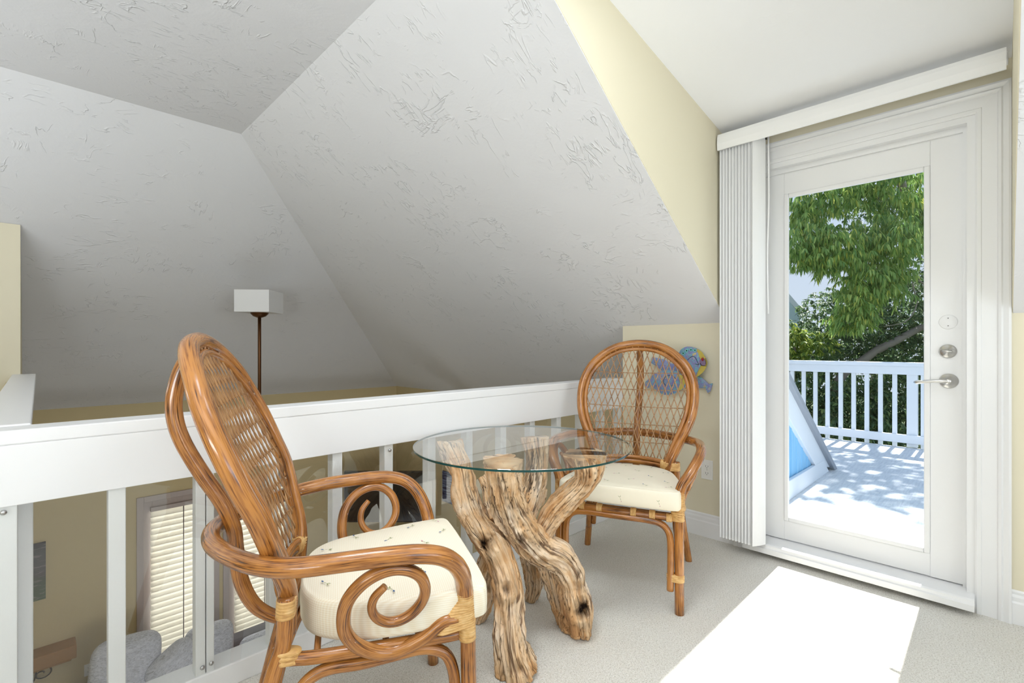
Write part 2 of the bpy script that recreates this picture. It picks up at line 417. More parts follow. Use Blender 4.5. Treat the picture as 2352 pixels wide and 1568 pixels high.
# door wall with its opening (y .075..0.95, z 0..2.11)
OY0, OY1, OZ = .075, .955, 2.10
struct('wall_door', B(((XB, DY1, -.3), (XB+.14, YA-.0, KN)), ((XB, OY1, -.3), (XB+.14, DY1, dz(XB))), ((XB, DY0, -.3), (XB+.14, OY0, dz(XB))),
     ((XB, OY0, OZ), (XB+.14, OY1, dz(XB))), ((XB, -2.7, -.3), (XB+.14, DY0, KN)), ((XB+.02, OY0, -.3), (XB+.14, OY1, .0))), M['yellow'], 'pale yellow wall around the glass door')
# end of the knee wall, closing the stairwell side
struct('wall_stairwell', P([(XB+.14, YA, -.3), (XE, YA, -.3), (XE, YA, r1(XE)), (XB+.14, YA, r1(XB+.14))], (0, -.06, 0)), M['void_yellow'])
struct('floor', B(((-2.7, -2.7, -.3), (XB+.02, YA+.04, 0))), M['carpet'], 'pale beige cut-pile carpet')
struct('wall_back', B(((-2.8, -2.8, -.3), (-.5, -2.7, CZ)), ((1.7, -2.8, -.3), (XB, -2.7, CZ)), ((-.5, -2.8, -.3), (1.7, -2.7, .5)), ((-.5, -2.8, 2.0), (1.7, -2.7, CZ))), M['yellow'])
struct('wall_left', B(((-2.8, -2.7, -.3), (-2.7, 4.55, CZ))), M['yellow'])
# tall wall at the left edge, beyond the half wall
YP = 4.47
struct('wall_column', B(((-2.7, YP, ZLOW), (-.036, 6.36, r1(XE)+.01))), M['yellow'])
bm = bmesh.new()
zf = lambda y: CZ-(y-YH)*(CZ-r1(XE))/(YW-YH)
prism(bm, [(-2.7, YP, 0), (-2.7, 6.36, 0), (-2.7, 6.36, zf(6.36)), (-2.7, YP, zf(YP)-.004)], (2.664, 0, 0)); bmesh.ops.recalc_face_normals(bm, faces=bm.faces[:])
struct('wall_column_upper', bm, M['yellow'], 'pale yellow wall at the left edge of the picture')
# half wall with a white cap running away from the railing
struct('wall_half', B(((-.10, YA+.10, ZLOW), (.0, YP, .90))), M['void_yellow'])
struct('trim_1', P([(-.10, YA+.09, .885), (.006, YA+.09, .885), (.036, YP, .915), (-.074, YP, .915)], (0, 0, .032)), M['white'], 'white painted cap on the half wall at the left', bevel=.004)
struct('wall_stairwell_left', B(((-2.7, YA+.04, ZLOW), (-2.6, YP, .2))), M['void_yellow'])
# stairwell walls and lower room
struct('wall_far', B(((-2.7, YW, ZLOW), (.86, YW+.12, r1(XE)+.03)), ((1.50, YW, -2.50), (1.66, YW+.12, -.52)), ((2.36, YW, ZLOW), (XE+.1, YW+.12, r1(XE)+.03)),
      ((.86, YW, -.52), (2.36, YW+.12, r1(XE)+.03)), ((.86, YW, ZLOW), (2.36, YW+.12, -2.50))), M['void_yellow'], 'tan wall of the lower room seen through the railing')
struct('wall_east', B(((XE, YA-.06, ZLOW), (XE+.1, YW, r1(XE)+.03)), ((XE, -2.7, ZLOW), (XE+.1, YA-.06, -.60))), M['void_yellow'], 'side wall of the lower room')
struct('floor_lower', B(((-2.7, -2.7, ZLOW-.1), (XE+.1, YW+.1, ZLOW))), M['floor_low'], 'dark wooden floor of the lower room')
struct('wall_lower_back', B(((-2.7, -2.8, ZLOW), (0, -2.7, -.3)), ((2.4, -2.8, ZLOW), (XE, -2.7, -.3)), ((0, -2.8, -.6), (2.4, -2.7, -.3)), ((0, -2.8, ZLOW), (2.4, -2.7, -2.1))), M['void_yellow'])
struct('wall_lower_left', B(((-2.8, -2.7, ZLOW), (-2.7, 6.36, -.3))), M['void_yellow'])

def base_profile(length, y0, x):     # stepped baseboard along Y
    pr = [(0, 0), (-.016, 0), (-.016, .085), (-.011, .092), (-.011, .108), (-.006, .118), (-.006, .128), (0, .135)]
    return P([(x+px, y0, pz) for px, pz in pr], (0, length, 0))
struct('baseboard_left', base_profile(YA-1.055, 1.055, XB), M['white'], 'white baseboard left of the door')
struct('baseboard_right', base_profile(2.62, -2.65, XB), M['white'], 'white baseboard right of the door')

# ---------------------------------------------------------------- glass door, jamb, casing, sill
def casing():
    bm = bmesh.new()
    # profile across the board: w from inner edge (0) to outer (.108), thickness d
    pr = [(0, .0), (0, .012), (.006, .016), (.018, .016), (.021, .013), (.066, .015), (.07, .021), (.078, .024), (.084, .019), (.09, .022), (.1, .026), (.108, .024), (.108, 0)]
    yi0, yi1, zi = .072, .958, 2.112
    def ring(f): return [bm.verts.new(f(w_, d)) for w_, d in pr]
    R_ = [ring(lambda w_, d: (XB-d, yi0-w_, 0)), ring(lambda w_, d: (XB-d, yi0-w_, zi+w_)), ring(lambda w_, d: (XB-d, yi1+w_, zi+w_)), ring(lambda w_, d: (XB-d, yi1+w_, 0))]
    for a, b in zip(R_, R_[1:]):
        for k in range(len(pr)): bm.faces.new((a[k], a[(k+1)%len(pr)], b[(k+1)%len(pr)], b[k]))
    bm.faces.new(R_[0]); bm.faces.new(R_[-1][::-1]); bmesh.ops.recalc_face_normals(bm, faces=bm.faces[:]); return bm
struct('trim_2', casing(), M['door_white'], 'moulded white casing around the glass door')
JX = 2.985
struct('trim_3', B(((XB-.004, .072, .0), (JX, .098, 2.112)), ((XB-.004, .932, .0), (JX, .958, 2.112)), ((XB-.004, .098, 2.086), (JX, .932, 2.112)),
     ((2.888, .088, .06), (2.90, .112, 2.086)), ((2.888, .918, .06), (2.90, .942, 2.086)), ((2.888, .1121, 2.062), (2.90, .9179, 2.086))), M['door_white'], 'white door jamb with stop moulding')
struct('trim_4', P([(2.768, 0, .028), (2.768, 0, .054), (2.776, 0, .058), (2.779, 0, .070), (2.788, 0, .075), (3.06, 0, .082), (3.06, 0, .0), (2.86, 0, .0), (2.86, 0, .028)], (0, .92, 0)), M['door_white'], 'white door threshold')
bpy.data.objects['trim_4'].location.y = .072
door = tag(empty('door_1', (2.92, .515, .083)), 'white glazed door with full-height glass pane, closed', 'door', kind='structure')
def inpar(o, par):
    o.parent = par; o.matrix_parent_inverse = Matrix.Translation(par.location).inverted() if not par.rotation_euler.z else (Matrix.Translation(par.location) @ Matrix.Rotation(par.rotation_euler.z, 4, 'Z')).inverted()
    return o
GY0, GY1, GZ0, GZ1 = .221, .822, .186, 1.948
dx0, dx1 = 2.901, 2.946
inpar(link('stile', B(((dx0, .0985, .083), (dx1, GY0-.0, 2.0855))), M['door_white'], bevel=.002), door)
inpar(link('stile', B(((dx0, GY1, .083), (dx1, .9315, 2.0855))), M['door_white'], bevel=.002), door)
inpar(link('door_rail', B(((dx0, GY0, GZ1), (dx1, GY1, 2.0855))), M['door_white'], bevel=.002), door)
inpar(link('door_rail', B(((dx0, GY0, .085), (dx1, GY1, GZ0))), M['door_white'], bevel=.002), door)
bm = bmesh.new()   # glazing bead
bw = .022
for a, b in (((dx0-.006, GY0, GZ0), (dx0+.012, GY0+bw, GZ1)), ((dx0-.006, GY1-bw, GZ0), (dx0+.012, GY1, GZ1)), ((dx0-.006, GY0+bw, GZ1-bw), (dx0+.012, GY1-bw, GZ1)), ((dx0-.006, GY0+bw, GZ0), (dx0+.012, GY1-bw, GZ0+bw))): box(bm, a, b)
inpar(link('glazing_bead', bm, M['door_white'], bevel=.004), door)
inpar(link('glass_pane', B(((dx0+.016, GY0+.0, GZ0+.0), (dx0+.020, GY1, GZ1))), M['pane']), door)
# lever handle
bm = bmesh.new(); HY, HZ = .158, .974
lathe(bm, [(.033, 0), (.033, .005), (.029, .010), (.013, .013), (.011, .04), (.014, .045), (.014, .055), (.004, .058)], (dx0, HY, HZ), (-1, 0, 0), 32)
tube(bm, [(dx0-.048, HY, HZ, .010), (dx0-.052, HY+.02, HZ+.001, .009), (dx0-.053, HY+.05, HZ-.001, .0075), (dx0-.052, HY+.085, HZ-.006, .0075), (dx0-.048, HY+.108, HZ-.009, .0085), (dx0-.046, HY+.116, HZ-.009, .004)], seg=12)
inpar(tag(link('lever_handle', bm, M['metal'], smooth=True), 'satin nickel lever handle'), door)
bm = bmesh.new(); lathe(bm, [(.031, 0), (.031, .006), (.026, .012), (.010, .013), (.009, .02), (.002, .021)], (dx0, .161, 1.106), (-1, 0, 0), 32)
tube(bm, [(dx0-.024, .146, 1.104, .004), (dx0-.027, .161, 1.106, .0055), (dx0-.024, .178, 1.108, .004)], seg=10, step=.004)
inpar(tag(link('deadbolt', bm, M['metal'], smooth=True), 'satin nickel deadbolt thumb turn'), door)
bm = bmesh.new(); lathe(bm, [(.032, 0), (.032, .002), (.029, .0035), (.002, .004)], (dx0, .160, 1.236), (-1, 0, 0), 32)
inpar(tag(link('cover_plate', bm, M['door_white'], smooth=True), 'round white painted cover plate'), door)
bm = bmesh.new()
for dy, dz_ in ((0, .017), (0, -.017)): lathe(bm, [(.002, 0), (.002, .001)], (dx0-.004, .160+dy, 1.236+dz_), (-1, 0, 0), 8)
inpar(link('screw_hole', bm, M['slot']), door)

# ---------------------------------------------------------------- vertical blind with valance
vb = tag(empty('vertical_blind', (2.76, .5, 2.25)), 'white vertical blind drawn to the left of the glass door under a flat valance', 'blind')
bm = bmesh.new(); prof = [(2.684, 2.288), (2.678, 2.27), (2.675, 2.235), (2.679, 2.201), (2.685, 2.200), (2.681, 2.235), (2.684, 2.27), (2.690, 2.286)]
prism(bm, [(x, -.020, z) for x, z in prof], (0, 1.112, 0)); bmesh.ops.recalc_face_normals(bm, faces=bm.faces[:])
inpar(link('valance', bm, M['vane']), vb)
inpar(link('headrail', B(((2.71, -.026, 2.245), (2.76, 1.09, 2.285))), M['vane'], bevel=.003), vb)
def vane(y, ang, bulge=.004, x0=2.695):
    bm = bmesh.new(); n = 8; Wd = .089; rows = []
    for i in range(n+1):
        t = i/n; s_ = Wd*t; px = x0+cos(ang)*s_+sin(ang)*bulge*sin(pi*t); py = y-sin(ang)*s_+cos(ang)*bulge*sin(pi*t)*-1
        rows.append((px, py))
    pts = rows+[(px+.0012*sin(ang), py+.0012) for px, py in rows[::-1]]
    prism(bm, [(px, py, .078) for px, py in pts], (0, 0, 2.165)); bmesh.ops.recalc_face_normals(bm, faces=bm.faces[:]); return bm
for i in range(11):
    a = radians(30+3*sin(i*2.3)); inpar(link('vane', vane(1.085-.0165*i, a, .004), M['vane']), vb)
inpar(link('vane', vane(.913, radians(26), .006, 2.69), M['vane']), vb)
bm = bmesh.new(); tube(bm, [(2.775, .862, 2.24, .004), (2.775, .86, 1.9, .004), (2.773, .866, 1.6, .004), (2.773, .862, 1.30, .004)], seg=8, step=.06)
inpar(link('wand', bm, M['vane'], smooth=True), vb)
inpar(link('track_clip', B(((2.765, .868, 2.222), (2.772, .874, 2.245))), M['black']), vb)

# ---------------------------------------------------------------- railing with acrylic sheets
rl = tag(empty('loft_railing', (1.4, YA, 0)), 'white wooden loft railing with deep top beam and clear acrylic sheets', 'railing')
def wob(bm, amp=.0015):
    for v in bm.verts: v.co.y += amp*noise.noise(v.co*1.7); v.co.z += amp*noise.noise(v.co*1.3+Vector((5,5,5)))
XR0 = -.62
def long_box(a, b, n=60):
    bm = bmesh.new(); (x0,y0,z0), (x1,y1,z1) = a, b; rings = []
    for i in range(n+1):
        x = x0+(x1-x0)*i/n; rings.append([bm.verts.new(p) for p in ((x,y0,z0),(x,y1,z0),(x,y1,z1),(x,y0,z1))])
    for r_, q in zip(rings, rings[1:]):
        for k in range(4): bm.faces.new((r_[k], r_[(k+1)%4], q[(k+1)%4], q[k]))
    bm.faces.new(rings[0]); bm.faces.new(rings[-1][::-1]); bmesh.ops.recalc_face_normals(bm, faces=bm.faces[:]); wob(bm); return bm
inpar(link('top_cap', long_box((XR0, YA-.002, .874), (XB-.001, YA+.098, .912)), M['rail_white'], bevel=.004), rl)
inpar(link('top_beam', long_box((XR0, YA+.0, .716), (XB-.001, YA+.095, .874)), M['rail_white'], bevel=.002), rl)
inpar(link('bottom_rail', long_box((XR0, YA+.0, .0), (XB-.001, YA+.095, .075)), M['rail_white'], bevel=.004), rl)
bal = [(-.35, -.02), (.163, .203), (.378, .405), (.408, .430), (.60, .63), (.828, .868), (1.052, 1.092), (1.270, 1.312), (1.492, 1.532), (1.72, 1.76), (1.941, 1.981), (2.167, 2.207), (2.393, 2.433), (2.61, 2.65), (2.81, 2.85)]
for i, (a, b) in enumerate(bal):
    d = .044 if i else .09
    inpar(link('baluster' if i else 'railing_post', B(((a, YA+.008, .07), (b, YA+.008+d, .72))), M['rail_white'], bevel=.002), rl)
for a, b in ((-.30, .4065), (.4085, 1.29), (1.292, 2.16), (2.1615, 2.846)):
    inpar(link('acrylic_sheet', B(((a, YA+.001, .070), (b, YA+.005, .722))), M['plexi']), rl)
inpar(tag(link('corner_post', B(((-.107, YA+.0985, .002), (.010, YA+.34, .884))), M['rail_white'], bevel=.004), 'white painted end of the half wall'), rl)
bm = bmesh.new()
def screwhead(bm, x, z, r=.007):
    lathe(bm, [(r, 0), (r*.95, .0025), (r*.6, .005), (.001, .0055)], (x, YA-.0, z), (0, -1, 0), 14)
for x, z in ((-.045, .703), (.395, .10), (.42, .103), (1.072, .693), (1.072, .10), (1.961, .69), (2.187, .11), (1.515, .11)):
    b2 = bmesh.new(); screwhead(b2, x, z); inpar(link('screw', b2, M['screw'], smooth=True), rl)

# ---------------------------------------------------------------- driftwood table
tbl = tag(empty('driftwood_table', (1.37, 1.33, 0)), 'round glass side table on a gnarled driftwood base between the two rattan chairs', 'table')
R45 = radians(45.1)
FW = Vector((cos(R45), sin(R45), 0)); RT = Vector((sin(R45), -cos(R45), 0))
def at(px, py, Z): return Vector((0, 0, CAMH))+FW*Z+RT*((px-1176)/FPX*Z)+Vector((0, 0, (794-py)/FPX*Z))
# each limb is a chain of joints (table coordinates measured once, in metres) with its own girth
limbs = [
 [(1033,1008,2.085,.058),(1045,1040,2.05,.054),(1062,1085,2.00,.050),(1068,1134,1.95,.056),(1090,1190,1.89,.052),(1122,1240,1.83,.058),(1152,1295,1.78,.050),(1168,1350,1.74,.052),(1170,1415,1.71,.050),(1174,1475,1.68,.058),(1186,1530,1.675,.072),(1190,1548,1.675,.076)],
 [(1152,1056,1.72,.074),(1154,1085,1.735,.068),(1160,1125,1.76,.064),(1178,1175,1.80,.066),(1204,1224,1.83,.066),(1240,1262,1.86,.062),(1283,1282,1.87,.060),(1306,1318,1.88,.060),(1314,1360,1.89,.060),(1322,1400,1.90,.066),(1326,1436,1.915,.062),(1326,1450,1.915,.060)],
 [(1262,1285,1.87,.045),(1268,1320,1.90,.036),(1278,1362,1.93,.034),(1292,1400,1.95,.040),(1302,1424,1.965,.040)],
 [(1231,1000,2.16,.056),(1234,1040,2.15,.050),(1230,1085,2.12,.050),(1222,1130,2.06,.050),(1205,1180,1.98,.050),(1190,1215,1.93,.045)],
 [(1240,1120,2.09,.034),(1236,1146,2.09,.032),(1231,1158,2.09,.022)],
 [(1346,1040,1.83,.078),(1350,1072,1.84,.066),(1342,1105,1.85,.048),(1314,1135,1.87,.050),(1282,1168,1.89,.050),(1256,1204,1.90,.044),(1240,1238,1.90,.040),(1228,1262,1.88,.038)],
 [(1215,1240,1.95,.050),(1222,1285,2.05,.042),(1228,1325,2.12,.044),(1224,1358,2.15,.036),(1220,1376,2.16,.032)],
 [(1150,1225,1.88,.050),(1132,1272,1.92,.046),(1120,1310,1.96,.044),(1120,1350,1.98,.040),(1110,1388,1.99,.036),(1098,1415,2.0,.030)],
 [(1150,1190,1.90,.040),(1138,1160,1.94,.038),(1126,1120,1.99,.034),(1112,1095,2.02,.026)],
]
knots = [(at(1113, 1150, 1.90), .035, .016), (at(1222, 1140, 2.05), .03, .014), (at(1352, 1085, 1.80), .035, .014), (at(1245, 1290, 1.80), .03, .010), (at(1120, 1247, 1.775), .056, .032), (at(1337, 1398, 1.845), .056, .030), (at(1163, 1352, 1.70), .036, .016), (at(1196, 1235, 1.765), .034, .014), (at(1328, 1318, 1.83), .028, .012), (at(1120, 1345, 1.945), .034, .016), (at(1192, 1540, 1.60), .04, .014)]
def limb_r(seed):
    def f(r, a, v, p, i):
        d = Vector((cos(a), sin(a), 0))
        lo = noise.noise(Vector((d.x*.9+seed, d.y*.9, v*5)))
        mid = noise.noise(Vector((d.x*2.3+seed*3, d.y*2.3, v*9)))
        tw = a+v*2.2+seed
        q = Vector((cos(tw)*3.4, sin(tw)*3.4, v*3.0+seed)) + Vector((0, 0, 1))*noise.noise(Vector((d.x*2, d.y*2, v*14)))*.6
        g = noise.noise(q); g2 = noise.noise(q*2.3+Vector((9, 3, 1)))
        groove = -max(0, .16-abs(g))*.9 - max(0, .10-abs(g2))*.5
        return r*1.0*(1+.28*lo+.24*mid+groove*1.2)+.0035*noise.noise(p*38+d)+.001*noise.noise(Vector((p.x*60+d.x*4, p.y*60+d.y*4, p.z*60)))
    return f
bm = bmesh.new(); crack = bm.verts.layers.float.new('crack')
for i, L in enumerate(limbs):
    pts = [Vector((*at(px, py, Z), r)) for px, py, Z, r in L]
    for p in pts: p[2] = max(p[2], .0)
    if i in (0, 1, 2, 6, 7): pts[-1][2] = .004
    fl = [tuple(p) for p in pts]
    if i in (0, 1, 3, 5): fl[0] = (fl[0][0], fl[0][1], .7275, fl[0][3])
    cr = catmull(fl, .005); seed = i*7.3+1.1
    rings = sweep(bm, cr, 88, rfun=limb_r(seed))
    # flat cut ends where limbs meet the glass or the floor
    for ring in rings:
        for v in ring:
            if v.co.z < .003: v.co.z = .003
            if v.co.z > .7285: v.co.z = .7285
    vv = 0; last = None
    for j, ring in enumerate(rings):
        if last is not None: vv += (Vector(cr[j][:3])-Vector(cr[j-1][:3])).length
        last = 1
        for k, v in enumerate(ring):
            a = 2*pi*k/88; tw = a+vv*2.2+seed; d = Vector((cos(a), sin(a), 0))
            q = Vector((cos(tw)*3.4, sin(tw)*3.4, vv*3.0+seed)) + Vector((0, 0, 1))*noise.noise(Vector((d.x*2, d.y*2, vv*14)))*.6
            g = abs(noise.noise(q)); v[crack] = min(1, max(0, (.045-g)/.03))*max(0, min(1, .35+1.6*noise.noise(q*.35+Vector((3, 3, 3)))))
for v in bm.verts:
    for kc, R_, dp in knots:
        d = (v.co-kc).length
        if d < R_*2:
            t_ = d/R_; nw = 1+.55*noise.noise(v.co*48)+.25*noise.noise(v.co*110)
            toc = (Vector((0, 0, CAMH))-kc).normalized()   # direction out of the limb on this side
            v.co += toc*(dp*1.25*math.exp(-((t_-.9)/.40)**2) - dp*1.3*math.exp(-(t_*nw/.45)**2))
            v[crack] = max(v[crack], min(1, 1.3*math.exp(-(t_*nw/.40)**2))*(1 if dp > .018 else .45)*(.55+.9*max(0, .5+noise.noise(v.co*130))))
for v in bm.verts:
    if v.co.z < .0: v.co.z = .0
db = inpar(link('driftwood_base', bm, M['drift'], smooth=True), tbl)
bm = bmesh.new(); GR = .430
lathe(bm, [(GR-.0015, 0), (GR, .0015), (GR, .0085), (GR-.0015, .010)], (1.41, 1.36, .730), (0, 0, 1), 128)
for f in bm.faces:
    n = f.normal if f.normal.length else f.calc_center_median()
bm.normal_update()
for f in bm.faces:
    f.smooth = False; f.material_index = 1 if abs(f.normal.z) < .5 else 0
inpar(tag(link('glass_top', bm, [M['glass_top'], M['glass_edge']]), 'round clear glass top with green edge'), tbl)

# ---------------------------------------------------------------- rattan chair (local: +y front, +x sitter's left)
HOOP = [(0,1.143),(.10,1.130),(.172,1.099),(.232,1.05),(.270,1.0),(.294,.94),(.302,.88),(.299,.82),(.287,.76),(.264,.70),(.240,.65),(.217,.60),(.198,.56),(.188,.525)]
YZ = [(.30,-.185),(.5,-.183),(.56,-.188),(.60,-.196),(.65,-.211),(.70,-.223),(.76,-.241),(.82,-.267),(.88,-.292),(.94,-.318),(1.0,-.345),(1.05,-.366),(1.10,-.392),(1.13,-.409),(1.152,-.417)]
def ybk(z):
    for (a, ya), (b, yb) in zip(YZ, YZ[1:]):
        if z <= b: t = max(0, (z-a)/(b-a)); return ya+(yb-ya)*t
    return YZ[-1][1]
def ylat(x, z):      # the woven panel is slightly dished towards the spindle
    h = half_w(min(z, 1.13)) or .19
    return ybk(z)-.034*max(0, 1-(x/h)**2)*min(1, max(0, (1.13-z)/.25))
def half_w(z, inset=0):
    zz = z
    for (xa, za), (xb, zb) in zip(HOOP, HOOP[1:]):
        if zb <= zz <= za: return xa+(xb-xa)*(za-zz)/(za-zb)-inset
    return None
def mirror_path(p): return [(-a[0],)+tuple(a[1:]) for a in p]
def make_chair(name):
    t = empty(name); MR = M['rattan']
    def part(nm, bm, m=MR, par=None, label=None):
        o = link(nm, bm, m, par or t, smooth=True)
        if label: o['label'] = label
        return o
    # back hoop (outer cane) ends bound to the rear legs
    right = [(x, ybk(z), z, .0222) for x, z in HOOP]
    path = mirror_path(right[::-1])[:-1]+right
    lo = [(.182, -.184, .49, .019), (.182, -.186, .44, .018)]
    path = mirror_path(lo[::-1])+path+lo
    bm = bmesh.new(); tube(bm, path, seg=20); hoop = part('back_hoop', bm)
    # inner ring
    bm = bmesh.new(); ir = []
    for x, z in HOOP[:-1]:
        ang = math.atan2(z-.80, x); ir.append((x-.031*cos(ang) if x > .02 else 0, ybk(z-.02)+.006, z-.031*max(sin(ang), -.15), .0105))
    ir.append((.162, ybk(.53)+.006, .535, .010))
    tube(bm, mirror_path(ir[::-1])[:-1]+ir, seg=14); part('inner_hoop', bm)
    # bottom back rail
    bm = bmesh.new(); tube(bm, [(-.182, -.185, .510), (-.11, -.208, .517), (0, -.222, .520), (.11, -.208, .517), (.182, -.185, .510)], .016, seg=16)
    tube(bm, [(-.176, -.177, .533), (-.11, -.197, .541), (0, -.211, .544), (.11, -.197, .541), (.176, -.177, .533)], .010, seg=14); part('back_rail', bm)
    # lattice: two crossing families of slim canes inside the hoop
    bm = bmesh.new(); sp = .0335; slope = .37
    def inside(x, z): 
        h = half_w(z, .026); return h is not None and abs(x) < h and z > .543
    for fam in (1, -1):
        for i in range(-26, 27):
            x0 = i*sp; run = []
            z = .54
            seg_ = []
            while z < 1.125:
                x = x0+fam*slope*(z-.85)
                if inside(x, z): seg_.append((x, ylat(x, z)+fam*.0028+.002, z))
                z += .02
            if len(seg_) > 2:
                # reach the ring at both ends
                a, b = Vector(seg_[0]), Vector(seg_[-1]); dvec = Vector((fam*slope, 0, 1)).normalized()*.012
                seg_ = [tuple(a-dvec)]+seg_+[tuple(b+dvec)]
                tube(bm, seg_, .0027, step=.05, seg=7)
    part('lattice', bm, M['rattan_rod'])
    bm = bmesh.new()
    for z in (.625, .715, .805, .895, .985):
        h = half_w(z, .024)
        for ph in (0, pi):
            n = 60; tube(bm, [(-h+2*h*k/n, ylat(-h+2*h*k/n, z)+.0035*cos(k*pi/2+ph)+.002, z-.006*(1-(2*k/n-1)**2)+.0022*sin(k*pi/2+ph)) for k in range(n+1)], .0014, step=.02, seg=6)
    part('lattice_tie', bm, M['rattan_rod'])
    # centre spindle: bows behind the hoop and curls in under the seat
    bm = bmesh.new(); tube(bm, [(0,-.425,1.125,.016),(0,-.452,1.07,.0185),(0,-.468,1.0,.0195),(0,-.466,.94,.0195),(0,-.448,.88,.0195),(0,-.408,.80,.0195),(0,-.362,.72,.0195),(0,-.335,.65,.019),(0,-.327,.58,.019),(0,-.315,.50,.019),(0,-.283,.432,.018),(0,-.232,.393,.017),(0,-.19,.388,.016)], seg=18); part('centre_spindle', bm)
    # arm: one long cane sweeping round behind the back
    A = [(.264,.232,.44),(.264,.231,.49),(.275,.224,.535),(.30,.211,.575),(.322,.188,.612),(.338,.152,.640),(.345,.10,.655),(.345,.04,.659),(.340,-.02,.658),(.334,-.09,.656),(.320,-.15,.652),(.294,-.205,.649),(.252,-.256,.647),(.18,-.314,.646),(.095,-.362,.646),(0,-.382,.646)]
    pa = mirror_path(A)+[a for a in A[::-1]][1:]
    bm = bmesh.new(); tube(bm, pa, .0218, seg=20); part('armrest', bm)
    # scrolls under the arms
    SC = [(.270,.208,.448,.015),(.270,.172,.445,.0150),(.262,.128,.413,.0150),(.252,.069,.389,.0150),(.254,.017,.394,.0150),(.266,-.030,.427,.0148),(.283,-.056,.471,.0146),(.299,-.061,.516,.0144),(.316,-.052,.561,.014),(.330,-.026,.598,.0138),(.337,.008,.620,.0135),(.340,.046,.627,.013),(.337,.082,.617,.0127),(.327,.109,.592,.0123),(.314,.121,.557,.012),(.302,.116,.524,.0117),(.292,.095,.495,.0114),(.286,.066,.479,.011),(.287,.035,.481,.0105),(.294,.010,.501,.010),(.304,0,.529,.0095),(.315,.006,.558,.009),(.324,.028,.583,.0075)]
    for s_ in (1, -1):
        bm = bmesh.new(); tube(bm, [(s_*x, y, z, r*1.12) for x, y, z, r in SC], seg=18, step=.008); part('arm_scroll', bm)
    # legs
    for s_ in (1, -1):
        bm = bmesh.new(); tube(bm, [(s_*.264, .236, .455), (s_*.265, .240, .25), (s_*.266, .246, .0)], .0195, seg=18, step=.05); part('front_leg', bm)
        bm = bmesh.new(); tube(bm, [(s_*.2165, -.187, .542, .0185), (s_*.218, -.188, .49, .0190), (s_*.221, -.194, .43, .0185), (s_*.228, -.214, .37, .0185), (s_*.246, -.258, .20, .018), (s_*.2715, -.308, 0, .0175)], seg=18); part('rear_leg', bm)
    # seat frame ring
    bm = bmesh.new(); fr = []
    for x, y in ((-.235,.236),(0,.243),(.235,.236),(.250,.215),(.246,.1),(.236,-.05),(.222,-.16),(.19,-.19),(0,-.205),(-.19,-.19),(-.222,-.16),(-.236,-.05),(-.246,.1),(-.250,.215)): fr.append(Vector((x, y, .398, .0155)))
    fr2 = catmull([tuple(p) for p in fr]+[tuple(fr[0])], .015)[:-1]; sweep(bm, fr2, 16, closed=True); part('seat_frame', bm)
    bm = bmesh.new()   # slats carrying the cushion
    for y in (-.12, -.04, .04, .12, .19): tube(bm, [(-.24, y, .396), (.24, y, .396)], .008, seg=10, step=.1)
    part('seat_slat', bm)
    # arched stretchers: front, sides, rear
    bm = bmesh.new(); tube(bm, [(-.229,.252,.095),(-.231,.250,.20),(-.230,.248,.30),(-.218,.247,.345),(-.188,.246,.370),(-.13,.246,.378),(0,.247,.378),(.13,.246,.378),(.188,.246,.370),(.218,.247,.345),(.230,.248,.30),(.231,.250,.20),(.229,.252,.095)], .0145, seg=16)
    part('front_stretcher', bm)
    for s_ in (1, -1):
        bm = bmesh.new(); tube(bm, [(s_*.262,.205,.105),(s_*.260,.206,.22),(s_*.255,.203,.30),(s_*.248,.188,.345),(s_*.245,.160,.366),(s_*.243,.12,.375),(s_*.240,.06,.371),(s_*.236,-.02,.365),(s_*.232,-.08,.366),(s_*.229,-.12,.358),(s_*.228,-.155,.33),(s_*.232,-.19,.27),(s_*.242,-.222,.19),(s_*.248,-.24,.13)], .0145, seg=16)
        part('side_stretcher', bm)
    bm = bmesh.new(); tube(bm, [(-.222,-.245,.15),(-.212,-.226,.25),(-.198,-.212,.33),(-.16,-.203,.368),(0,-.205,.376),(.16,-.203,.368),(.198,-.212,.33),(.212,-.226,.25),(.222,-.245,.15)], .0140, seg=16)
    part('rear_stretcher', bm)
    # cane bindings
    def bind(a, b, circ, band=.006):
        bm = bmesh.new(); wrap(bm, a, b, circ, band); part('cane_binding', bm, M['cane'])
    for s_ in (1, -1):
        leg = lambda t_: [((0,0,0), .0195)]
        bind((s_*.264,.235,.428), (s_*.266,.228,.512), lambda t_: [((0,0,0), .0205), ((s_*.002, -.062*(1-t_)**.9, .0), .0165*(1-t_)+.005)], .0055)
        bind((s_*.265,.236,.388), (s_*.264,.235,.428), lambda t_: [((0,0,0), .0195), ((-s_*.014, 0, 0), .0175)], .009)
        bind((s_*.248,.243,.135), (s_*.248,.243,.165), lambda t_: [((s_*.0175,0,0), .0190), ((-s_*.0175, .004, 0), .0148)], .007)
        bind((s_*.2180,-.189,.497), (s_*.2165,-.187,.538), lambda t_: [((0,0,0), .0190), ((-s_*.034,.001,0), .0200)], .007)
        bind((s_*.2215,-.196,.395), (s_*.2205,-.192,.425), lambda t_: [((0,0,0), .0190), ((s_*.0, .024, 0), .014)], .010)
        bind((s_*.237,-.235,.255), (s_*.233,-.225,.285), lambda t_: [((0,0,0), .0190), ((-s_*.022,.0,0), .0142)], .009)
        bind((s_*.146,-.197,.514), (s_*.172,-.188,.510), lambda t_: [((0,0,0), .0165), ((0,.010,.023), .0105)], .006)
        bind((s_*.212,.2425,.398), (s_*.236,.2405,.398), lambda t_: [((0,0,0), .0160)], .006)
    for x in (-.155, -.075, .075, .155, .0)[:4]:
        bind((x-.012,.245,.405), (x+.012,.245,.405), lambda t_: [((0,0,0), .0165)], .005)
    return t
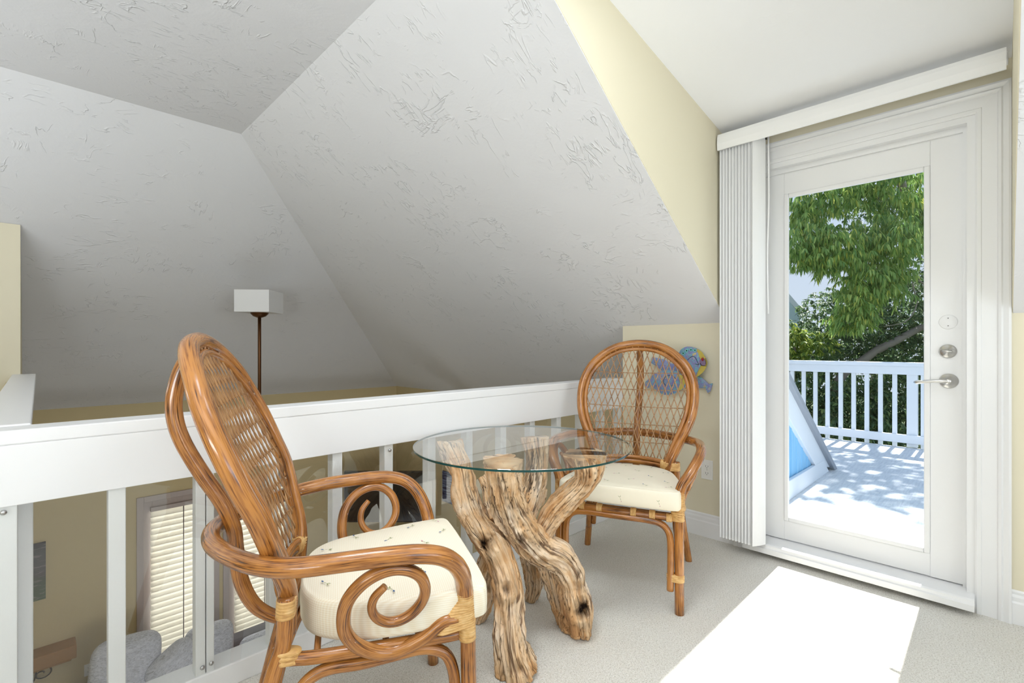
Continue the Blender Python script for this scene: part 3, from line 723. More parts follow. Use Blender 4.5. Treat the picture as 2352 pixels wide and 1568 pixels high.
def cushion_bm():
    bm = bmesh.new()
    out = [(0,-.168),(.09,-.163),(.158,-.135),(.203,-.08),(.233,.0),(.252,.09),(.262,.19),(.264,.262),(.249,.288),(.19,.295),(.1,.298),(0,.299)]
    cl = catmull([(x, y, 0, 0) for x, y in out], .012)
    ring0 = [(p[0], p[1]) for p in cl]+[(-p[0], p[1]) for p in cl[::-1][1:-1]]
    n = len(ring0); cx_, cy_ = 0, .09
    def ring(ins, z):
        res = []
        for x, y in ring0:
            d = Vector((cx_-x, cy_-y)); L = d.length; q = Vector((x, y))+d*(min(ins, L)/L)
            zz = z if z > .47 else z+(.47-z)*min(.5, max(0, (q.y+.02)*1.55)); zz += .008*max(0, (q.y-.05)/.25) if z > .49 else 0
            res.append(bm.verts.new((q.x, q.y, zz+.0015*noise.noise(Vector((q.x*9, q.y*9, z*30))))))
        return res
    lv = [(.030,.4135),(.014,.414),(.005,.419),(0,.431),(-.001,.47),(0,.495),(.002,.506),(.007,.5125),(.009,.5135),(.013,.5125),(.020,.5155),(.05,.5185),(.09,.521),(.13,.5225),(.17,.5235)]
    rs = [ring(i, z) for i, z in lv]
    for a, b in zip(rs, rs[1:]):
        for k in range(n): bm.faces.new((a[k], a[(k+1)%n], b[(k+1)%n], b[k])).smooth = True
    bm.faces.new(rs[0][::-1]); bm.faces.new(rs[-1])
    bmesh.ops.recalc_face_normals(bm, faces=bm.faces[:])
    # embroidered sprigs on top and sides
    def leafq(c, u, v, L, W_, mi):
        vs = [bm.verts.new(c+u*a+v*b) for a, b in ((0,0),(L*.5,W_),(L,0),(L*.5,-W_))]; f = bm.faces.new(vs); f.material_index = mi
    rr = random.Random(3)
    for i, (x, y) in enumerate(((.05,.24),(-.12,.25),(.2,.22),(-.04,.18),(.13,.14),(-.2,.16),(.03,.09),(.2,.05),(-.12,.08),(-.05,0),(.11,0),(-.17,-.02),(.02,-.09),(.12,-.1),(-.1,-.1),(-.22,.24),(.23,.13))):
        zz = (.5250 if (abs(x) < .12 and -.05 < y < .2) else .5228)+.008*max(0, (y-.05)/.25)
        a = rr.choice((.4, 2.3, 1.2, 3.5))+rr.random()*.4; u = Vector((cos(a), sin(a), 0)); v = Vector((-sin(a), cos(a), 0)); c = Vector((x, y, zz))
        leafq(c, (u+v*.5).normalized(), (v-u*.5).normalized(), .012, .0018, 1); leafq(c, (u-v*.5).normalized(), (v+u*.5).normalized(), .011, .0018, 1)
        leafq(c, -u, v, .013, .0010, 1); leafq(c-u*.012, (-u+v*.3).normalized(), v, .013, .0032, 2 if i % 3 else 3)
    for x in (-.18, -.02, .14):
        c = Vector((x, .304, .478)); u = Vector((.3, 0, .95)); v = Vector((.95, 0, -.3))
        leafq(c, (u+v*.6).normalized(), v, .012, .0012, 1); leafq(c, (u-v*.6).normalized(), v, .011, .0012, 1); leafq(c, -u, v, .014, .0008, 1); leafq(c-u*.014, -u, v, .006, .002, 3)
    return bm
def make_cushion():
    o = link('seat_cushion', cushion_bm(), [M['fabric'], M['sprig_green'], M['sprig_blue'], M['sprig_pink']])
    bm = bmesh.new(); tube(bm, [(-.247,.0,.462),(-.232,-.045,.460),(-.214,-.085,.458),(-.19,-.118,.457),(-.16,-.144,.457)], .0022, seg=8)
    z = link('zipper', bm, M['vane'], o, smooth=True); z['label'] = 'white zipper'
    b2 = bmesh.new(); tube(b2, [(-.251,-.0,.461),(-.256,.004,.455),(-.256,.009,.442)], .0026, step=.004, seg=8); link('zipper_pull', b2, M['outlet'], z, smooth=True)
    return o
chair1 = make_chair('rattan_armchair')
tag(chair1, 'rattan armchair nearest the camera, seen from the side against the white railing', 'chair', 'two rattan armchairs at the glass table')
chair1.location = (.688, 1.291, 0); chair1.rotation_euler = (0, 0, radians(-25.3-90))
cush1 = tag(make_cushion(), 'cream checked cushion with small sprigs on the nearest rattan armchair', 'cushion', 'cream seat cushions')
cush1.location = chair1.location+Matrix.Rotation(chair1.rotation_euler.z, 3, 'Z') @ Vector((.012, 0, 0)); cush1.rotation_euler = chair1.rotation_euler
def dup(root):
    r = root.copy(); C.objects.link(r)
    for ch in root.children:
        c = ch.copy(); C.objects.link(c); c.parent = r
        for g in ch.children:
            d = g.copy(); C.objects.link(d); d.parent = c
    return r
chair2 = dup(chair1); chair2.location = (2.074, 1.29, 0); chair2.rotation_euler = (0, 0, radians(-158.12-90))
tag(chair2, 'rattan armchair facing the camera behind the glass table, in front of the fish wall art', 'chair')
cush2 = dup(cush1); cush2.location = chair2.location+Matrix.Rotation(chair2.rotation_euler.z, 3, 'Z') @ Vector((-.008, 0, 0)); cush2.rotation_euler = chair2.rotation_euler
tag(cush2, 'cream cushion on the far rattan armchair that faces the camera', 'cushion')

# ---------------------------------------------------------------- outlet, fish wall art
def outlet(name, loc, face, label):
    """face: 'x' plate faces -X, 'y' faces -Y"""
    r = tag(empty(name, loc), label, 'outlet'); bm = bmesh.new(); box(bm, (-.035, -.0055, -.0575), (.035, 0, .0575)); o = link('cover_plate', bm, M['outlet'], r, bevel=.003)
    for z in (.020, -.020):
        bm = bmesh.new(); box(bm, (-.0165, -.0075, z-.0145), (.0165, -.005, z+.0145)); s_ = link('socket', bm, M['outlet'], r, bevel=.004)
        bm = bmesh.new(); box(bm, (-.008, -.0079, z-.004), (-.0062, -.007, z+.006)); box(bm, (.0062, -.0079, z-.003), (.008, -.007, z+.006)); box(bm, (-.002, -.0079, z-.010), (.002, -.007, z-.0065)); link('slot', bm, M['slot'], s_)
    bm = bmesh.new(); lathe(bm, [(.003, 0), (.002, .0015)], (0, -.0055, 0), (0, -1, 0), 10); link('screw', bm, M['screw'], r)
    if face == 'x': r.rotation_euler = (0, 0, -pi/2)
    return r
outlet('wall_outlet', (XB, 1.222, .396), 'x', 'white duplex outlet on the yellow wall beside the far rattan armchair')
outlet('wall_outlet', (.425, YW, -2.07), 'y', 'outlet on the lower room wall left of the tall blinds, above the fur pillows')
outlet('wall_outlet', (-.005, YW, -1.385), 'y', 'outlet on the lower room wall under the dark picture')

def fish_mat():
    t = NT('painted_fish_metal'); v = t.coord('Object')
    n = t.noise(v, 34, 4, .6, 1.5); n2 = t.noise(v, 60, 3, .6, 1.0)
    c = t.ramp(n, [(.32, srgb(90, 120, 190)), (.42, srgb(120, 190, 196)), (.50, srgb(138, 128, 176)), (.58, srgb(126, 146, 206)), (.68, srgb(214, 196, 92))])
    k = t.math('GREATER_THAN', n2, .70); c = t.mix(t.math('MULTIPLY', k, .8), c, srgb(30, 30, 40))
    t.base(c); t.p(rough=.3); return t.m
M['fish'] = fish_mat()
M['fish_y'] = simple('yellow_fish_paint', srgb(200, 182, 84), .35); M['fish_t'] = simple('teal_fish_paint', srgb(128, 206, 200), .35)
M['fish_p'] = simple('mauve_fish_paint', srgb(130, 110, 140), .35); M['fish_b'] = simple('black_fish_line', srgb(16, 16, 24), .4); M['fish_r'] = simple('red_fish_eye', srgb(150, 28, 20), .3)
fs = tag(empty('fish_wall_art', (XB-.03, 1.36, .95)), 'painted metal fish sculpture in blue and teal on the yellow wall behind the far armchair', 'wall art')
def fyz(px, py, X=2.825):
    u = (px-1176)/FPX; r = FW+RT*u+Vector((0, 0, (794-py)/FPX)); k = X/r.x; return Vector((X, r.y*k, CAMH+r.z*k))
def fplate(px, X, mat, th=.006, dome=0):
    c4 = catmull([(*fyz(x, y, X), 0) for x, y in px]+[(*fyz(*px[0], X), 0)], .006)[:-1]
    pts = [Vector(p[:3]) for p in c4]; cen = sum(pts, Vector())/len(pts); bm = bmesh.new(); rings = []
    for s_, d in ((1, 0), (1, th), (.8, th+dome*.36), (.55, th+dome*.7), (.25, th+dome*.94)): rings.append([bm.verts.new(cen+(p-cen)*s_-Vector((d, 0, 0))) for p in pts])
    n = len(pts); bm.faces.new(rings[0])
    for a, b in zip(rings, rings[1:]):
        for k in range(n): bm.faces.new((a[k], a[(k+1)%n], b[(k+1)%n], b[k]))
    bm.faces.new(rings[-1]); bmesh.ops.recalc_face_normals(bm, faces=bm.faces[:]); return bm
def fline(px, X, r=.0014):
    bm = bmesh.new(); tube(bm, [tuple(fyz(x, y, X)) for x, y in px], r, step=.003, seg=6); return bm
big = [(1560,812),(1566,802),(1578,796),(1592,797),(1604,802),(1616,812),(1622,824),(1625,834),(1620,848),(1610,860),(1598,866),(1580,858),(1564,845),(1552,835)]
b1 = inpar(link('fish_body', fplate(big, 2.812, M['fish'], .008, .012), M['fish']), fs)
def sub(o, par):
    o.parent = par; o.matrix_parent_inverse = (par.matrix_parent_inverse.inverted() if False else Matrix.Translation(-fs.location)) ; return o
def fpart(nm, bm, m): return inpar(link(nm, bm, m), fs)
fpart('fish_face', fplate([(1601,801),(1612,808),(1621,822),(1625,834),(1619,849),(1609,860),(1598,866),(1607,852),(1612,838),(1609,822)], 2.800, M['fish_y'], .002), M['fish_y'])
fpart('fish_cheek', fplate([(1608,826),(1617,822),(1621,836),(1614,840),(1607,836)], 2.7965, M['fish_p'], .002), M['fish_p'])
fpart('fish_eye', fplate([(1614,820),(1617,824),(1614,829),(1611,824)], 2.7935, M['fish_r'], .003, .002), M['fish_r'])
fpart('fish_line', fline([(1621,822),(1622,838)], 2.793), M['fish_b']); fpart('fish_line', fline([(1623,840),(1612,839),(1608,834)], 2.793), M['fish_b'])
fpart('fish_line', fline([(1579,827),(1588,819),(1596,820),(1603,833),(1605,837),(1597,836)], 2.793), M['fish_b'])
for cx_, cy_ in ((1569,811),(1577,805),(1587,803),(1596,804)):
    fpart('fin_spot', fplate([(cx_-4,cy_+1),(cx_,cy_-4),(cx_+4,cy_),(cx_+1,cy_+4)], 2.797, M['fish_t'], .003), M['fish_t'])
    fpart('fin_dot', fplate([(cx_-1.5,cy_),(cx_,cy_-2),(cx_+2,cy_),(cx_,cy_+2)], 2.7935, M['fish_b'], .001), M['fish_b'])
fpart('fish_body', fplate([(1494,868),(1504,858),(1524,850),(1546,850),(1564,858),(1574,870),(1576,884),(1566,896),(1548,904),(1528,906),(1510,898),(1496,884),(1484,892),(1483,878)], 2.822, M['fish'], .006, .012), M['fish'])
fpart('fish_body', fplate([(1498,820),(1512,822),(1528,826),(1540,834),(1556,836),(1566,846),(1560,858),(1544,860),(1526,854),(1510,842),(1496,832)], 2.836, M['fish'], .005, .006), M['fish'])
fpart('fish_tail', fplate([(1604,864),(1612,867),(1622,875),(1630,883),(1637,880),(1634,892),(1630,904),(1626,902),(1626,890),(1612,891),(1604,888)], 2.824, M['fish'], .005, .006), M['fish'])
fpart('fish_line', fline([(1530,886),(1523,876),(1530,864),(1544,862),(1552,872),(1548,882),(1538,888)], 2.800), M['fish_b'])
fpart('fish_face', fplate([(1556,858),(1567,862),(1574,874),(1568,892),(1558,896),(1562,878)], 2.808, M['fish_y'], .002), M['fish_y'])
fpart('hanging_wire', B(((XB-.03, 1.30, .96), (XB, 1.304, .964))), M['screw'])

# ---------------------------------------------------------------- lower room things
struct('trim_5', B(((.0, 4.45, .13), (XE, 4.60, .27))), M['void_yellow'], 'painted tie beam crossing the stairwell behind the railing')
lamp = tag(empty('pole_lamp', (2.02, 6.08, ZLOW)), 'thin bronze pole lamp with a white square shade beyond the railing', 'lamp')
def lampZ():
    c = Vector((2.02, 6.08, 0))
    return c
LC = at(596, 790, 4.2); LX, LY = LC.x, LC.y; lamp.location = (LX, LY, .27)
top = CAMH+(794-716)/FPX*4.2; th_ = CAMH+(794-669)/FPX*4.2
bm = bmesh.new(); lathe(bm, [(.065, 0), (.065, .015), (.03, .03), (.012, .05)], (LX, LY, .27), (0,0,1), 32); inpar(link('lamp_base', bm, M['bronze'], smooth=True), lamp)
bm = bmesh.new(); tube(bm, [(LX, LY, .30), (LX, LY, top-.045)], .0135, seg=16, step=.3); inpar(link('pole', bm, M['bronze'], smooth=True), lamp)
bm = bmesh.new(); lathe(bm, [(.02, -.05), (.05, -.038), (.070, -.016), (.075, 0)], (LX, LY, top), (0,0,1), 28); inpar(link('bowl', bm, M['bronze'], smooth=True), lamp)
bm = bmesh.new(); hw = .142; t3 = .012
lo_, hi_ = top, th_
# faceted shade, one face towards the room corner, plus bottom plate corner
rot = Matrix.Rotation(radians(-45+3), 4, 'Z')
box(bm, (-hw, -hw, 0), (hw, -hw+t3, hi_-lo_)); box(bm, (-hw, hw-t3, 0), (hw, hw, hi_-lo_)); box(bm, (-hw, -hw+t3, 0), (-hw+t3, hw-t3, hi_-lo_)); box(bm, (hw-t3, -hw+t3, 0), (hw, hw-t3, hi_-lo_)); box(bm, (-hw-.0, -hw-.0, -.008), (hw, hw, 0))
bm.transform(Matrix.Translation((LX, LY, lo_)) @ rot); inpar(link('lamp_shade', bm, M['shade']), lamp)

def tall_window(n, x0, x1, z0, z1, lbl):
    r = tag(empty('window_%d' % n, ((x0+x1)/2, YW, z0)), lbl, kind='structure')
    f = .085; bm = bmesh.new()
    for a, b in (((x0-.06, YW-.02, z0-.06), (x0+.0, YW, z1+.06)), ((x1, YW-.02, z0-.06), (x1+.06, YW, z1+.06)), ((x0, YW-.02, z1), (x1, YW, z1+.06)), ((x0, YW-.02, z0-.06), (x1, YW, z0))): box(bm, a, b)
    inpar(link('window_casing', bm, M['grey_trim'], bevel=.004), r)
    bm = bmesh.new(); e = .075
    for a, b in (((x0, YW+.02, z0), (x0+e, YW+.06, z1)), ((x1-e, YW+.02, z0), (x1, YW+.06, z1)), ((x0+e, YW+.02, z1-e), (x1-e, YW+.06, z1)), ((x0+e, YW+.02, z0), (x1-e, YW+.06, z0+e*1.4))): box(bm, a, b)
    inpar(link('window_sash', bm, M['grey_trim'], bevel=.004), r)
    inpar(link('window_glass', B(((x0+e, YW+.05, z0+e), (x1-e, YW+.054, z1-e))), M['pane']), r)
    return r
def blind(x0, x1, z0, z1, lbl):
    r = tag(empty('window_blind', ((x0+x1)/2, YW, z1)), lbl, 'blind', 'horizontal blinds on the tall windows'); bm = bmesh.new(); z = z1-.06; a = radians(68)
    while z > z0+.02:
        w_ = .037; dy, dz_ = cos(a)*w_, sin(a)*w_
        y = YW+.0
        prism(bm, [(x0, y-dy, z-dz_), (x0, y-.004, z+.002), (x0, y+dy, z+dz_), (x0, y+dy+.003, z+dz_), (x0, y, z+.002), (x0, y-dy+.003, z-dz_)], (x1-x0, 0, 0)); z -= .0615
    bmesh.ops.recalc_face_normals(bm, faces=bm.faces[:])
    inpar(link('slats', bm, M['slat']), r)
    inpar(link('headrail', B(((x0, YW-.022, z1-.03), (x1, YW+.022, z1+.012))), M['grey_trim']), r)
    bm = bmesh.new(); tube(bm, [(x0+(x1-x0)*.56, YW-.026, z1-.03), (x0+(x1-x0)*.56, YW-.026, z0-.02)], .0045, seg=6, step=.5); inpar(link('tilt_wand', bm, M['cord'], smooth=True), r)
tall_window(1, .86, 1.50, -2.50, -.52, 'tall taupe framed window behind the left blind in the lower room')
tall_window(2, 1.66, 2.36, -2.50, -.52, 'tall taupe framed window behind the right blind in the lower room')
blind(.92, 1.44, -2.44, -.60, 'cream slatted blind on the lower room window nearest the picture edge, behind the fur pillows')
blind(1.72, 2.30, -2.40, -.60, 'cream slatted blind on the second lower room window, seen behind the rattan chair')
pic = tag(empty('picture', (-.02, YW, -.98)), 'dark seascape canvas on the lower room wall', 'picture')
def sea():
    t = NT('seascape_canvas'); tc = t.node('ShaderNodeTexCoord'); sp = t.node('ShaderNodeSeparateXYZ'); t.link(tc.outputs['Object'], sp.inputs[0])
    h = t.math('ADD', t.math('MULTIPLY', sp.outputs['Z'], 1/.53), .5)
    n = t.noise(t.coord('Object', (4, 1, 26)), 2.2, 4, .6, .4)
    c = t.ramp(h, [(.12, srgb(86, 104, 80)), (.35, srgb(84, 92, 78)), (.45, srgb(96, 90, 92)), (.8, srgb(88, 88, 96)), (1, srgb(62, 62, 70))])
    c = t.mix(t.math('MULTIPLY', t.math('GREATER_THAN', n, .56), .35), c, srgb(170, 165, 160)); t.base(c); t.p(rough=.6); return t.m
M['sea'] = sea()
o = link('canvas', B(((-.33, -.03, -.265), (.137, 0, .265))), M['sea'], pic)
pic2 = tag(empty('picture', (XE, 4.9, -.72)), 'small blue striped picture glimpsed between driftwood limbs under the glass', 'picture')
def bl():
    t = NT('blue_striped_print'); n = t.noise(t.coord('Object', (1, 3, 30)), 2, 3); t.base(t.ramp(n, [(.4, srgb(30, 44, 84)), (.6, srgb(120, 136, 170))])); return t.m
o = link('print', B(((-.02, -.3, -.2), (0, .3, .2))), bl(), pic2)
mt = tag(empty('wall_shelf', (0, YW, -1.8)), 'honey wooden wall shelf on a scrolled iron bracket in the lower room', 'shelf')
inpar(link('shelf_board', P([(-.75, YW-.20, -1.70), (-.75, YW-.0, -1.70), (.325, YW-.0, -1.70), (.325, YW-.20, -1.70)], (0, 0, -.12)), M['mantel'], bevel=.006), mt)
inpar(link('shelf_moulding', B(((-.75, YW-.16, -1.85), (.29, YW, -1.82))), M['mantel'], bevel=.006), mt)
bm = bmesh.new(); sp_ = []
for k in range(26):
    a = k*.33; rr_ = .015+.0026*k; sp_.append((.12+rr_*cos(a)-.03, YW-.05, -1.93+rr_*sin(a)*.8))
tube(bm, sp_+[(.02, YW-.05, -2.0), (-.15, YW-.05, -2.1), (-.28, YW-.05, -2.3)], .006, seg=8); tube(bm, [(-.3, YW-.04, -1.86), (-.3, YW-.04, -2.35)], .008, seg=8, step=.2); tube(bm, [(.2, YW-.05, -1.86), (0, YW-.05, -1.90), (-.2, YW-.05, -2.02), (-.28, YW-.05, -2.2)], .006, seg=8)
inpar(link('iron_bracket', bm, M['iron'], smooth=True), mt)
tv = tag(empty('television', (0, 0, 0)), 'large black television in the lower room corner, seen through the railing', 'television')
c0, c1 = at(790, 1085, 6.3), at(985, 1080, 6.3); tv.location = (c0+c1)/2
dirv = (c1-c0); dirv.z = 0; Ltv = dirv.length; tv.rotation_euler = (0, 0, math.atan2(dirv.y, dirv.x))
link('bezel', B(((-Ltv/2, -.0, -.66), (Ltv/2, .05, 0))), M['black'], tv, bevel=.004); link('screen', B(((-Ltv/2+.012, -.003, -.64), (Ltv/2-.012, .0, -.012))), M['screen'], tv)
link('stand', B(((-.05, .02, -1.30), (.05, .06, -.6)), ((-.25, -.05, -1.31), (.25, .15, -1.29))), M['black'], tv)
cab = tag(empty('television_cabinet', tv.location), 'low dark cabinet under the television', 'cabinet'); cab.rotation_euler = tv.rotation_euler
zc = tv.location.z-1.31
link('body', B(((-.6, -.2, ZLOW-tv.location.z+.06), (.6, .25, -1.31))), M['floor_low'], cab, bevel=.004)
for s_ in (-1, 1): link('door', B(((s_*.3-.29, -.215, ZLOW-tv.location.z+.09), (s_*.3+.29, -.2, -1.34))), M['floor_low'], cab, bevel=.004)

def fur():
    t = NT('grey_faux_fur'); v = t.coord('Object', (1, 1, 1)); n = t.noise(t.coord('Object', (20, 20, 48), (.5, .9, .3)), 1.4, 5, .65, 1.2)
    t.base(t.ramp(n, [(.30, srgb(176, 176, 182)), (.46, srgb(214, 217, 228)), (.62, srgb(238, 240, 250))])); t.p(rough=.95); t.bump(n, .5, .015); return t.m
M['fur'] = fur()
def pillow(loc, s, rot, label):
    bm = bmesh.new(); n = 22; ring = []
    for i in range(n+1):
        row = []
        for j in range(n+1):
            u = sin((i/n*2-1)*pi/2); v = sin((j/n*2-1)*pi/2); k = max(0, (1-u*u)*(1-v*v))**.42
            row.append((u*s*(1-.15*v**6), v*s*(1-.15*u**6), k*.125*(1+.22*noise.noise(Vector((u*2+loc[0], v*2, 1)))+.10*noise.noise(Vector((u*3+loc[0], v*9, 1))))))
        ring.append(row)
    for sg in (1, -1):
        g = [[bm.verts.new((x, sg*d, z)) for x, z, d in row] for row in ring]
        for i in range(n):
            for j in range(n): bm.faces.new((g[i][j], g[i+1][j], g[i+1][j+1], g[i][j+1]))
    bmesh.ops.remove_doubles(bm, verts=bm.verts[:], dist=1e-4); bmesh.ops.recalc_face_normals(bm, faces=bm.faces[:])
    o = tag(link('fur_pillow', bm, M['fur'], smooth=True), label, 'pillow', 'grey fur pillows below the railing'); o.location = loc; o.rotation_euler = rot; return o
pillow((.64, 5.70, -1.84), .27, (radians(-16), radians(8), .1), 'grey fur pillow, tallest, in front of the left blind')
pillow((1.02, 5.58, -1.98), .22, (radians(-18), radians(-30), .15), 'grey fur pillow tilted on its corner, right of the tallest one')
pillow((1.36, 5.92, -2.06), .23, (radians(-14), radians(4), 0), 'grey fur pillow just left of the double railing post')
pillow((1.84, 5.86, -2.30), .20, (radians(-20), 0, 0), 'grey fur pillow at the foot of the second blind')
sofa = tag(empty('sofa', (1.0, 5.7, ZLOW)), 'grey sofa against the tall windows, under the fur pillows', 'sofa')
M['sofa'] = simple('grey_sofa_fabric', srgb(120, 118, 124), .9, bump=(120, .4, .003))
def rb(name, a, b, bev, par): return inpar(link(name, B((a, b)), M['sofa'], bevel=bev), par)
rb('seat', (.15, 5.15, ZLOW+.12), (2.05, 5.85, -2.22), .04, sofa); rb('backrest', (.15, 5.93, ZLOW+.12), (2.05, 6.14, -2.12), .04, sofa)
rb('armrest', (-.0+.02, 5.15, ZLOW+.12), (.15, 6.14, -2.05), .04, sofa); rb('armrest', (2.05, 5.15, ZLOW+.12), (2.2, 6.14, -2.25), .04, sofa)
for x in (.08, 2.12):
    for y in (5.22, 6.06): inpar(link('leg', B(((x-.03, y-.03, ZLOW), (x+.03, y+.03, ZLOW+.12))), M['floor_low']), sofa)

# ================================================================== OUTSIDE
DZ = -.03
def deckmat():
    t = NT('white_painted_deck_boards'); tc = t.node('ShaderNodeTexCoord'); sp = t.node('ShaderNodeSeparateXYZ'); t.link(tc.outputs['Object'], sp.inputs[0])
    n = t.noise(t.coord('Object', (2, 22, 1)), 3, 4, .6)
    t.base(t.ramp(n, [(.3, srgb(200, 204, 210)), (.6, srgb(222, 225, 229))])); t.p(rough=.6); t.bump(n, .12, .004); return t.m
M['deck'] = deckmat()
deck = tag(empty('roof_deck', (5, .5, DZ)), 'white painted board deck outside the glass door', 'deck')
bm = bmesh.new(); x = 3.07
while x < 7.12: box(bm, (x, -1.6, DZ-.035), (x+.132, 2.4, DZ)); x += .14
inpar(link('deck_boards', bm, M['deck'], bevel=.002), deck)
inpar(link('deck_frame', B(((3.0, -1.6, DZ-.5), (7.05, -1.5, DZ-.036)), ((3.0, 2.3, DZ-.5), (7.05, 2.4, DZ-.036)), ((7.0, -1.5, DZ-.5), (7.05, 2.3, DZ-.036)), ((3.0, -1.5, DZ-.5), (3.05, 2.3, DZ-.036))), M['wall_ext']), deck)
dr = tag(empty('deck_railing', (7.14, .5, DZ)), 'white deck railing with square balusters in front of the trees', 'railing')
ybs = [b-.035 for b in ()]
inpar(link('handrail', B(((7.06, -1.6, .895), (7.23, 3.2, .94))), M['wall_ext'], bevel=.006), dr)
inpar(link('upper_rail', B(((7.10, -1.6, .80), (7.14, 3.2, .895))), M['wall_ext'], bevel=.004), dr)
inpar(link('lower_rail', B(((7.10, -1.6, .018), (7.14, 3.2, .112))), M['wall_ext'], bevel=.004), dr)
yb = 1.80-.023
ys = [1.798, 1.665, 1.531, 1.391, 1.257, 1.125, .993, .859, .604]
ys = [ys[0]+.134*k for k in range(9, 0, -1)]+ys+[.604-.134*k for k in range(1, 15)]
for y in ys: inpar(link('baluster', B(((7.14, y-.022, -.035), (7.18, y+.022, .895))), M['wall_ext'], bevel=.004), dr)
inpar(link('post', B(((7.14, .652, -.03), (7.22, .75, .895))), M['wall_ext'], bevel=.004), dr)
# roof slope beside the deck: blue boarded side, white rake board, grey flashing, skirt board
def bluemat():
    t = NT('sky_blue_painted_boards'); n = t.noise(t.coord('Object', (30, 30, 2)), 1.5, 4, .6); t.base(t.ramp(n, [(.3, srgb(122, 182, 224)), (.7, srgb(150, 204, 240))])); t.p(rough=.6); t.bump(n, .3, .004); return t.m
M['blue'] = bluemat()
YS = 1.115
bw_ = tag(empty('roof_side', (4, YS, 0)), 'blue boarded side of the roof slope left of the deck with white rake board', 'roof')
rk = lambda x: .869-.655*(x-3.971)          # top of rake board
bm = bmesh.new(); prism(bm, [(3.0, YS+.03, DZ), (5.20, YS+.03, DZ), (5.20, YS+.03, rk(5.20)-.03), (3.0, YS+.03, rk(3.0)-.03)], (0, .12, 0)); bmesh.ops.recalc_face_normals(bm, faces=bm.faces[:])
inpar(link('siding', bm, M['blue']), bw_)
bm = bmesh.new()
for k in range(14): xx = 3.15+.15*k; prism(bm, [(xx, YS+.026, DZ), (xx+.02, YS+.026, DZ), (xx+.02, YS+.026, rk(xx)-.1), (xx, YS+.026, rk(xx)-.1)], (0, .01, 0))
inpar(link('board_groove', bm, M['blue']), bw_)
bm = bmesh.new(); prism(bm, [(3.0, YS, rk(3.0)), (3.0, YS, rk(3.0)-.225), (4.83, YS, rk(4.83)-.225), (5.30, YS, rk(5.3)+.0)], (0, .035, 0)); bmesh.ops.recalc_face_normals(bm, faces=bm.faces[:])
inpar(link('rake_board', bm, M['wall_ext'], bevel=.004), bw_)
bm = bmesh.new(); prism(bm, [(3.0, YS-.035, rk(3.0)+.055), (3.0, YS-.035, rk(3.0)-.005), (5.42, YS-.035, rk(5.42)-.005), (5.42, YS-.035, rk(5.42)+.055)], (0, .10, 0)); bmesh.ops.recalc_face_normals(bm, faces=bm.faces[:])
inpar(link('flashing', bm, M['flash'], bevel=.006), bw_)
bm = bmesh.new(); prism(bm, [(3.0, YS+.06, rk(3.0)+.05), (3.0, YS+.06, rk(3.0)+.0), (5.42, YS+.06, rk(5.42)+.0), (5.42, YS+.06, rk(5.42)+.05)], (0, 5.5, 0)); bmesh.ops.recalc_face_normals(bm, faces=bm.faces[:])
inpar(link('roof_covering', bm, M['flash']), bw_)
inpar(link('skirt_board', P([(3.0, YS-.005, DZ), (5.25, YS-.005, DZ), (5.05, YS-.005, .10), (3.0, YS-.005, .135)], (0, .03, 0)), M['wall_ext'], bevel=.004), bw_)
struct('wall_outside', B(((3.0, -3.0, -.6), (3.06, OY0-.08, 2.5)), ((3.0, OY1+.08, -.6), (3.06, 1.2, 2.5)), ((3.0, OY0-.08, 2.2), (3.06, OY1+.08, 2.6))), M['gable'], 'outside wall around the glass door')

ground = struct('ground', B(((-60, -60, -6.1), (90, 90, -6.0))), M['ground'], 'ground far below the deck')

# neighbouring house gable
gb = tag(empty('neighbour_house', (16, 4.5, -6)), 'pale gabled house behind the trees at the left edge of the door glass', 'building')
gdir = Vector((cos(radians(118)), sin(radians(118)), 0)); g0 = at(1846, 700, 15)
gp = at(1700, 560, 15); ge = at(1846, 712, 15)
def pz(v, z): return (v.x, v.y, z)
bm = bmesh.new(); a_, b_ = at(1500, 560, 15.4), at(1836, 722, 15.0); mid = at(1760, 622, 15.1)
prism(bm, [pz(a_, -6), pz(b_, -6), tuple(b_), tuple(mid), tuple(at(1500, 870, 15.4))], FW*5); bmesh.ops.recalc_face_normals(bm, faces=bm.faces[:]); inpar(link('gable_wall', bm, M['gable']), gb)
bm = bmesh.new(); prism(bm, [tuple(mid+Vector((0,0,.12))), tuple(at(1848, 716, 14.98)), tuple(at(1846, 730, 14.98)), tuple(mid-Vector((0,0,.12)))], FW*5.2-FW*.2); bmesh.ops.recalc_face_normals(bm, faces=bm.faces[:]); o = inpar(link('roof_edge', bm, M['wall_ext']), gb)

